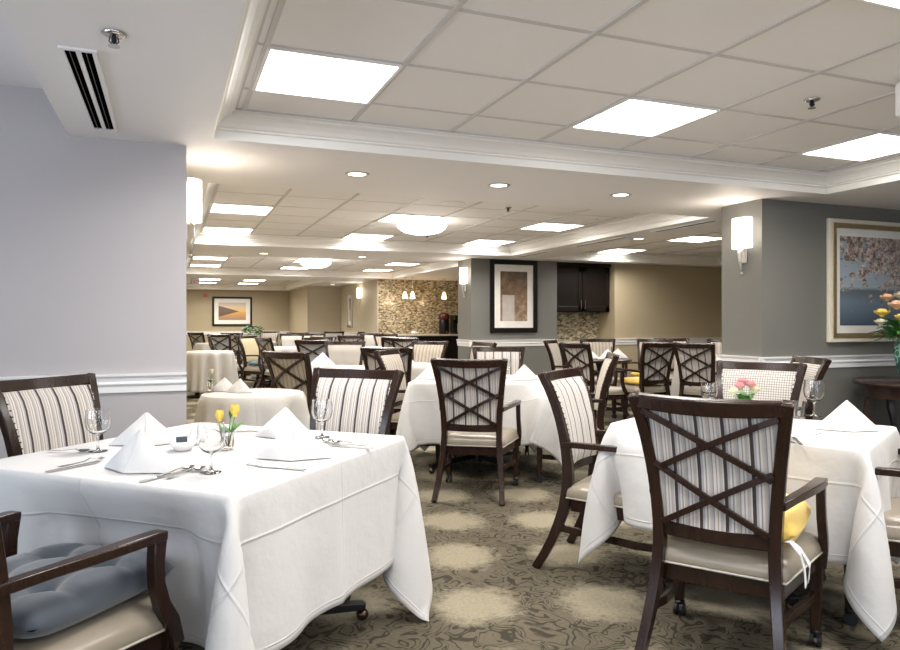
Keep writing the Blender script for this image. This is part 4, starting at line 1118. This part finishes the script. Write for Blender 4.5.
def flower(name, base, top, r, mat, label, group, n=6, up=.6, open_=.5, rows=2, leaves=1):
    t = thing(name, label, 'flower', base, 0, group); tp = Vector(top)-Vector(base)
    midp = tp*.5+Vector((tp.x*.1, tp.y*.1, .01))
    MB().sweep([(0, 0, 0), tuple(midp*.6), tuple(midp), tuple(tp)], .004, .004, (1, 0, 0), 6).build('stem', 'stem_green', t, True)
    mb = MB(); petals(mb, tuple(tp), r, n, up, open_, rows); mb.ball((tp.x, tp.y, tp.z+r*.15), r*.3, 8); mb.build('petals', mat, t, True)
    if leaves:
        lm = MB()
        for k in range(leaves):
            a = random.random()*6.28; leaf(lm, tp*.45, (math.cos(a), math.sin(a), 1.0), r*3.2, r*.45)
        lm.build('leaf', 'leaf_green', t, True)
    return t
x, y = P(*PX(228, 449))
o = MB().lathe([(.022, 0), (.024, .004), (.024, .078), (.0225, .078), (.0225, .008), (.001, .006)], 28).build('bud_vase', 'clear_glass', None, True, angle=50); place(o, (x, y, TOPZ), 0); tag(o, 'small glass vase holding yellow tulips on the left table', 'vase')
flower('tulip', (x+.002, y, TOPZ+.012), (x+.024, y-.01, TOPZ+.125), .029, 'petal_yellow', 'right, higher yellow tulip in the vase on the left table', 'yellow tulips', 6, .8, .45, 2, 3)
flower('tulip', (x-.002, y, TOPZ+.012), (x-.030, y+.008, TOPZ+.108), .026, 'petal_yellow', 'left, lower yellow tulip in the vase on the left table', 'yellow tulips', 6, .8, .45, 2, 3)
flower('tulip', (x, y+.004, TOPZ+.012), (x+.01, y+.01, TOPZ+.118), .014, 'leaf_green', 'closed green bud between the tulips on the left table', None, 5, 1.0, .3, 1, 2)
x, y = P(*PX(745, 414))
o = MB().lathe([(.03, 0), (.035, .004), (.038, .06), (.036, .06), (.032, .008), (.001, .006)], 24).build('bud_vase', 'clear_glass', None, True, angle=50); place(o, (x, y, TOPZ), 0); tag(o, 'low glass vase of pink roses on the right table', 'vase')
for k, (dx, dy, dz, m_, lb) in enumerate(((-.035, 0, .10, 'petal_pink', 'left pink rose on the right table'), (.03, -.01, .105, 'petal_pink', 'right pink rose on the right table'), (0, .02, .12, 'petal_pink', 'back, highest pink rose on the right table'), (.065, .0, .075, 'petal_cream', 'cream rose at the right of the pink roses'), (-.065, .01, .07, 'petal_cream', 'cream rose at the left of the pink roses'))):
    flower('rose', (x+dx*.2, y+dy*.2, TOPZ+.012), (x+dx, y+dy, TOPZ+dz+.035), .034, m_, lb, 'roses in the low vase', 7, .5, .75, 3, 3)
x, y = P(-1.66, 4.90)
o = MB().lathe([(.022, 0), (.024, .004), (.024, .09), (.0225, .09), (.0225, .008), (.001, .006)], 20).build('bud_vase', 'clear_glass', None, True, angle=50); place(o, (x, y, TOPZ), 0); tag(o, 'small glass vase on the small round table at the wall end', 'vase')
flower('tulip', (x, y, TOPZ+.012), (x+.01, y-.01, TOPZ+.13), .022, 'petal_cream', 'pale flower in the vase on the small round table', None, 6, .7, .5, 2, 4)
# plant in the far left
x, y = P(-4.95, 17.75)
t = thing('potted_plant', 'two clumped leafy green plant on the far table below the sunset print', 'plant', (x, y, .756))
MB().lathe([(.08, 0), (.11, .16), (.10, .16), (.07, .01), (.001, .01)], 20).build('pot', 'porcelain', t, True, angle=40)
lm = MB(); rr = random.Random(3)
for k in range(110):
    a = rr.random()*6.28; s = -1 if k % 2 else 1; leaf(lm, (s*.12+.05*math.cos(a), .05*math.sin(a), .15+.22*rr.random()), (math.cos(a), math.sin(a), 1.2*rr.random()), .14, .035)
lm.build('foliage', 'leaf_green', t, True)['kind'] = 'stuff'

# round console table with vase at right
cx_, cy_ = 5.68, 4.02
t = thing('console_table', 'dark round pedestal table by the grey wall at the right edge', 'table', (cx_, cy_, 0))
MB().lathe([(.40, .715), (.425, .722), (.43, .74), (.425, .752), (.41, .76)], 48).build('tabletop', 'console_wood', t, True, angle=30)
MB().lathe([(.36, .62), (.375, .625), (.375, .715), (.36, .715)], 48).build('apron', 'console_wood', t, True, angle=30)
for k in range(4):
    a = PI/4+k*PI/2+.3; ca, sa = math.cos(a), math.sin(a)
    MB().sweep([(ca*.33, sa*.33, .63), (ca*.35, sa*.35, .5), (ca*.25, sa*.25, .3), (ca*.22, sa*.22, .15), (ca*.36, sa*.36, .0)], [.05, .045, .035, .035, .045], [.05, .045, .035, .035, .045], (-sa, ca, 0)).build('leg', 'console_wood', t, True, .004, angle=50)
MB().lathe([(.001, .14), (.24, .14), (.24, .165), (.001, .165)], 32).build('lower_shelf', 'console_wood', t, True, angle=30)
VX, VY = 5.60, 3.99
o = MB().lathe([(.05, 0), (.062, .01), (.06, .04), (.085, .12), (.105, .22), (.10, .29), (.075, .34), (.08, .37), (.072, .37), (.068, .34), (.09, .28), (.001, .2)], 32).build('tall_vase', 'green_vase', None, True); o.location = (VX, VY, .7605); tag(o, 'green patterned vase of mixed flowers on the dark round table', 'vase')
rr = random.Random(5); R0 = Vector((math.cos(TH), -math.sin(TH), 0)); Q0 = Vector((ST, CT, 0))
for k, (l, q, h, r, m_, lb) in enumerate(((-.19, -.02, 1.27, .055, 'petal_yellow', 'yellow bloom at the left of the big bouquet'), (-.13, -.10, 1.33, .06, 'petal_peach', 'peach bloom at the upper left of the big bouquet'), (-.045, -.14, 1.215, .06, 'petal_magenta', 'magenta bloom at the front of the big bouquet'),
    (-.03, -.08, 1.32, .055, 'petal_yellow', 'yellow bloom above the magenta one in the big bouquet'), (-.20, -.02, 1.20, .045, 'petal_cream', 'small cream bloom at the lower left of the big bouquet'), (.08, -.08, 1.35, .06, 'petal_peach', 'peach bloom on the hidden right side of the big bouquet'), (.0, .06, 1.41, .06, 'petal_cream', 'cream bloom at the top of the big bouquet'),
    (.16, -.02, 1.25, .06, 'petal_pink', 'pink bloom on the right side of the big bouquet'), (-.11, .06, 1.40, .05, 'petal_peach', 'peach bloom at the back top left of the big bouquet'), (-.12, -.14, 1.24, .045, 'petal_yellow', 'low yellow bloom beside the magenta one in the big bouquet'))):
    tp = Vector((VX, VY, h+.02))+R0*(l*1.15-.01)+Q0*q
    flower('bouquet_flower', (VX+(tp.x-VX)*.15, VY+(tp.y-VY)*.15, 1.0), tuple(tp), r*1.35, m_, lb, 'flowers of the big bouquet', 9, .30, .69, 4, 3)
t = MB(); 
for k in range(90):
    a = rr.random()*6.28; e = rr.random(); s = .06+.12*rr.random()
    leaf(t, (VX+s*math.cos(a), VY+s*math.sin(a), 1.10+.15*rr.random()), (math.cos(a), math.sin(a), -.1+.9*e), .09+.06*rr.random(), .022, .5)
o = t.build('greenery', 'leaf_green', None, True); o['kind'] = 'stuff'; tag(o, 'green leaves filling the big bouquet in the green vase', 'foliage')

# ------------------------------------------------------------------ daylight, added rear fill, camera
wd = bpy.data.worlds.new('world'); SC.world = wd; wd.use_nodes = True
bg = wd.node_tree.nodes['Background']; bg.inputs[0].default_value = (.62, .76, 1, 1); bg.inputs[1].default_value = 2.0
for y in (-.9, 2.0):
    l = bpy.data.lights.new('daylight_and_fill', 'AREA'); l.shape = 'RECTANGLE'; l.size = 1.9; l.size_y = 1.4; l.energy = 75; l.color = (.78, .875, 1)
    o = bpy.data.objects.new('daylight_and_fill', l); COL.objects.link(o); o.location = (-3.75, y, 1.48); o.rotation_euler = (0, -PI/2, 0)
for x in (-1.6, 1.4, 4.4):  # added fill lamps behind the camera, brightening chair fronts and ceiling
    l = bpy.data.lights.new('daylight_and_fill', 'AREA'); l.shape = 'RECTANGLE'; l.size = 1.9; l.size_y = 1.5; l.energy = 22; l.color = (.93, .96, 1)
    o = bpy.data.objects.new('daylight_and_fill', l); COL.objects.link(o); o.location = (x, -3.5, 1.4); o.rotation_euler = (PI/2, 0, 0)
cam = bpy.data.cameras.new('camera'); co = bpy.data.objects.new('camera', cam); COL.objects.link(co)
co.location = (0, 0, CAM_H); co.rotation_euler = (PI/2, 0, -TH); cam.lens = F/900*36; cam.sensor_width = 36; cam.shift_y = -3/900; cam.clip_start = .05
SC.camera = co
vs_ = SC.view_settings; vs_.view_transform = 'Standard'; vs_.look = 'None'; vs_.gamma = 1; vs_.use_curve_mapping = False; vs_.exposure = 0.06
SC.cycles.max_bounces = 8; SC.cycles.diffuse_bounces = 4; SC.cycles.transmission_bounces = 8; SC.cycles.sample_clamp_indirect = 4; SC.cycles.caustics_refractive = False; SC.cycles.caustics_reflective = False
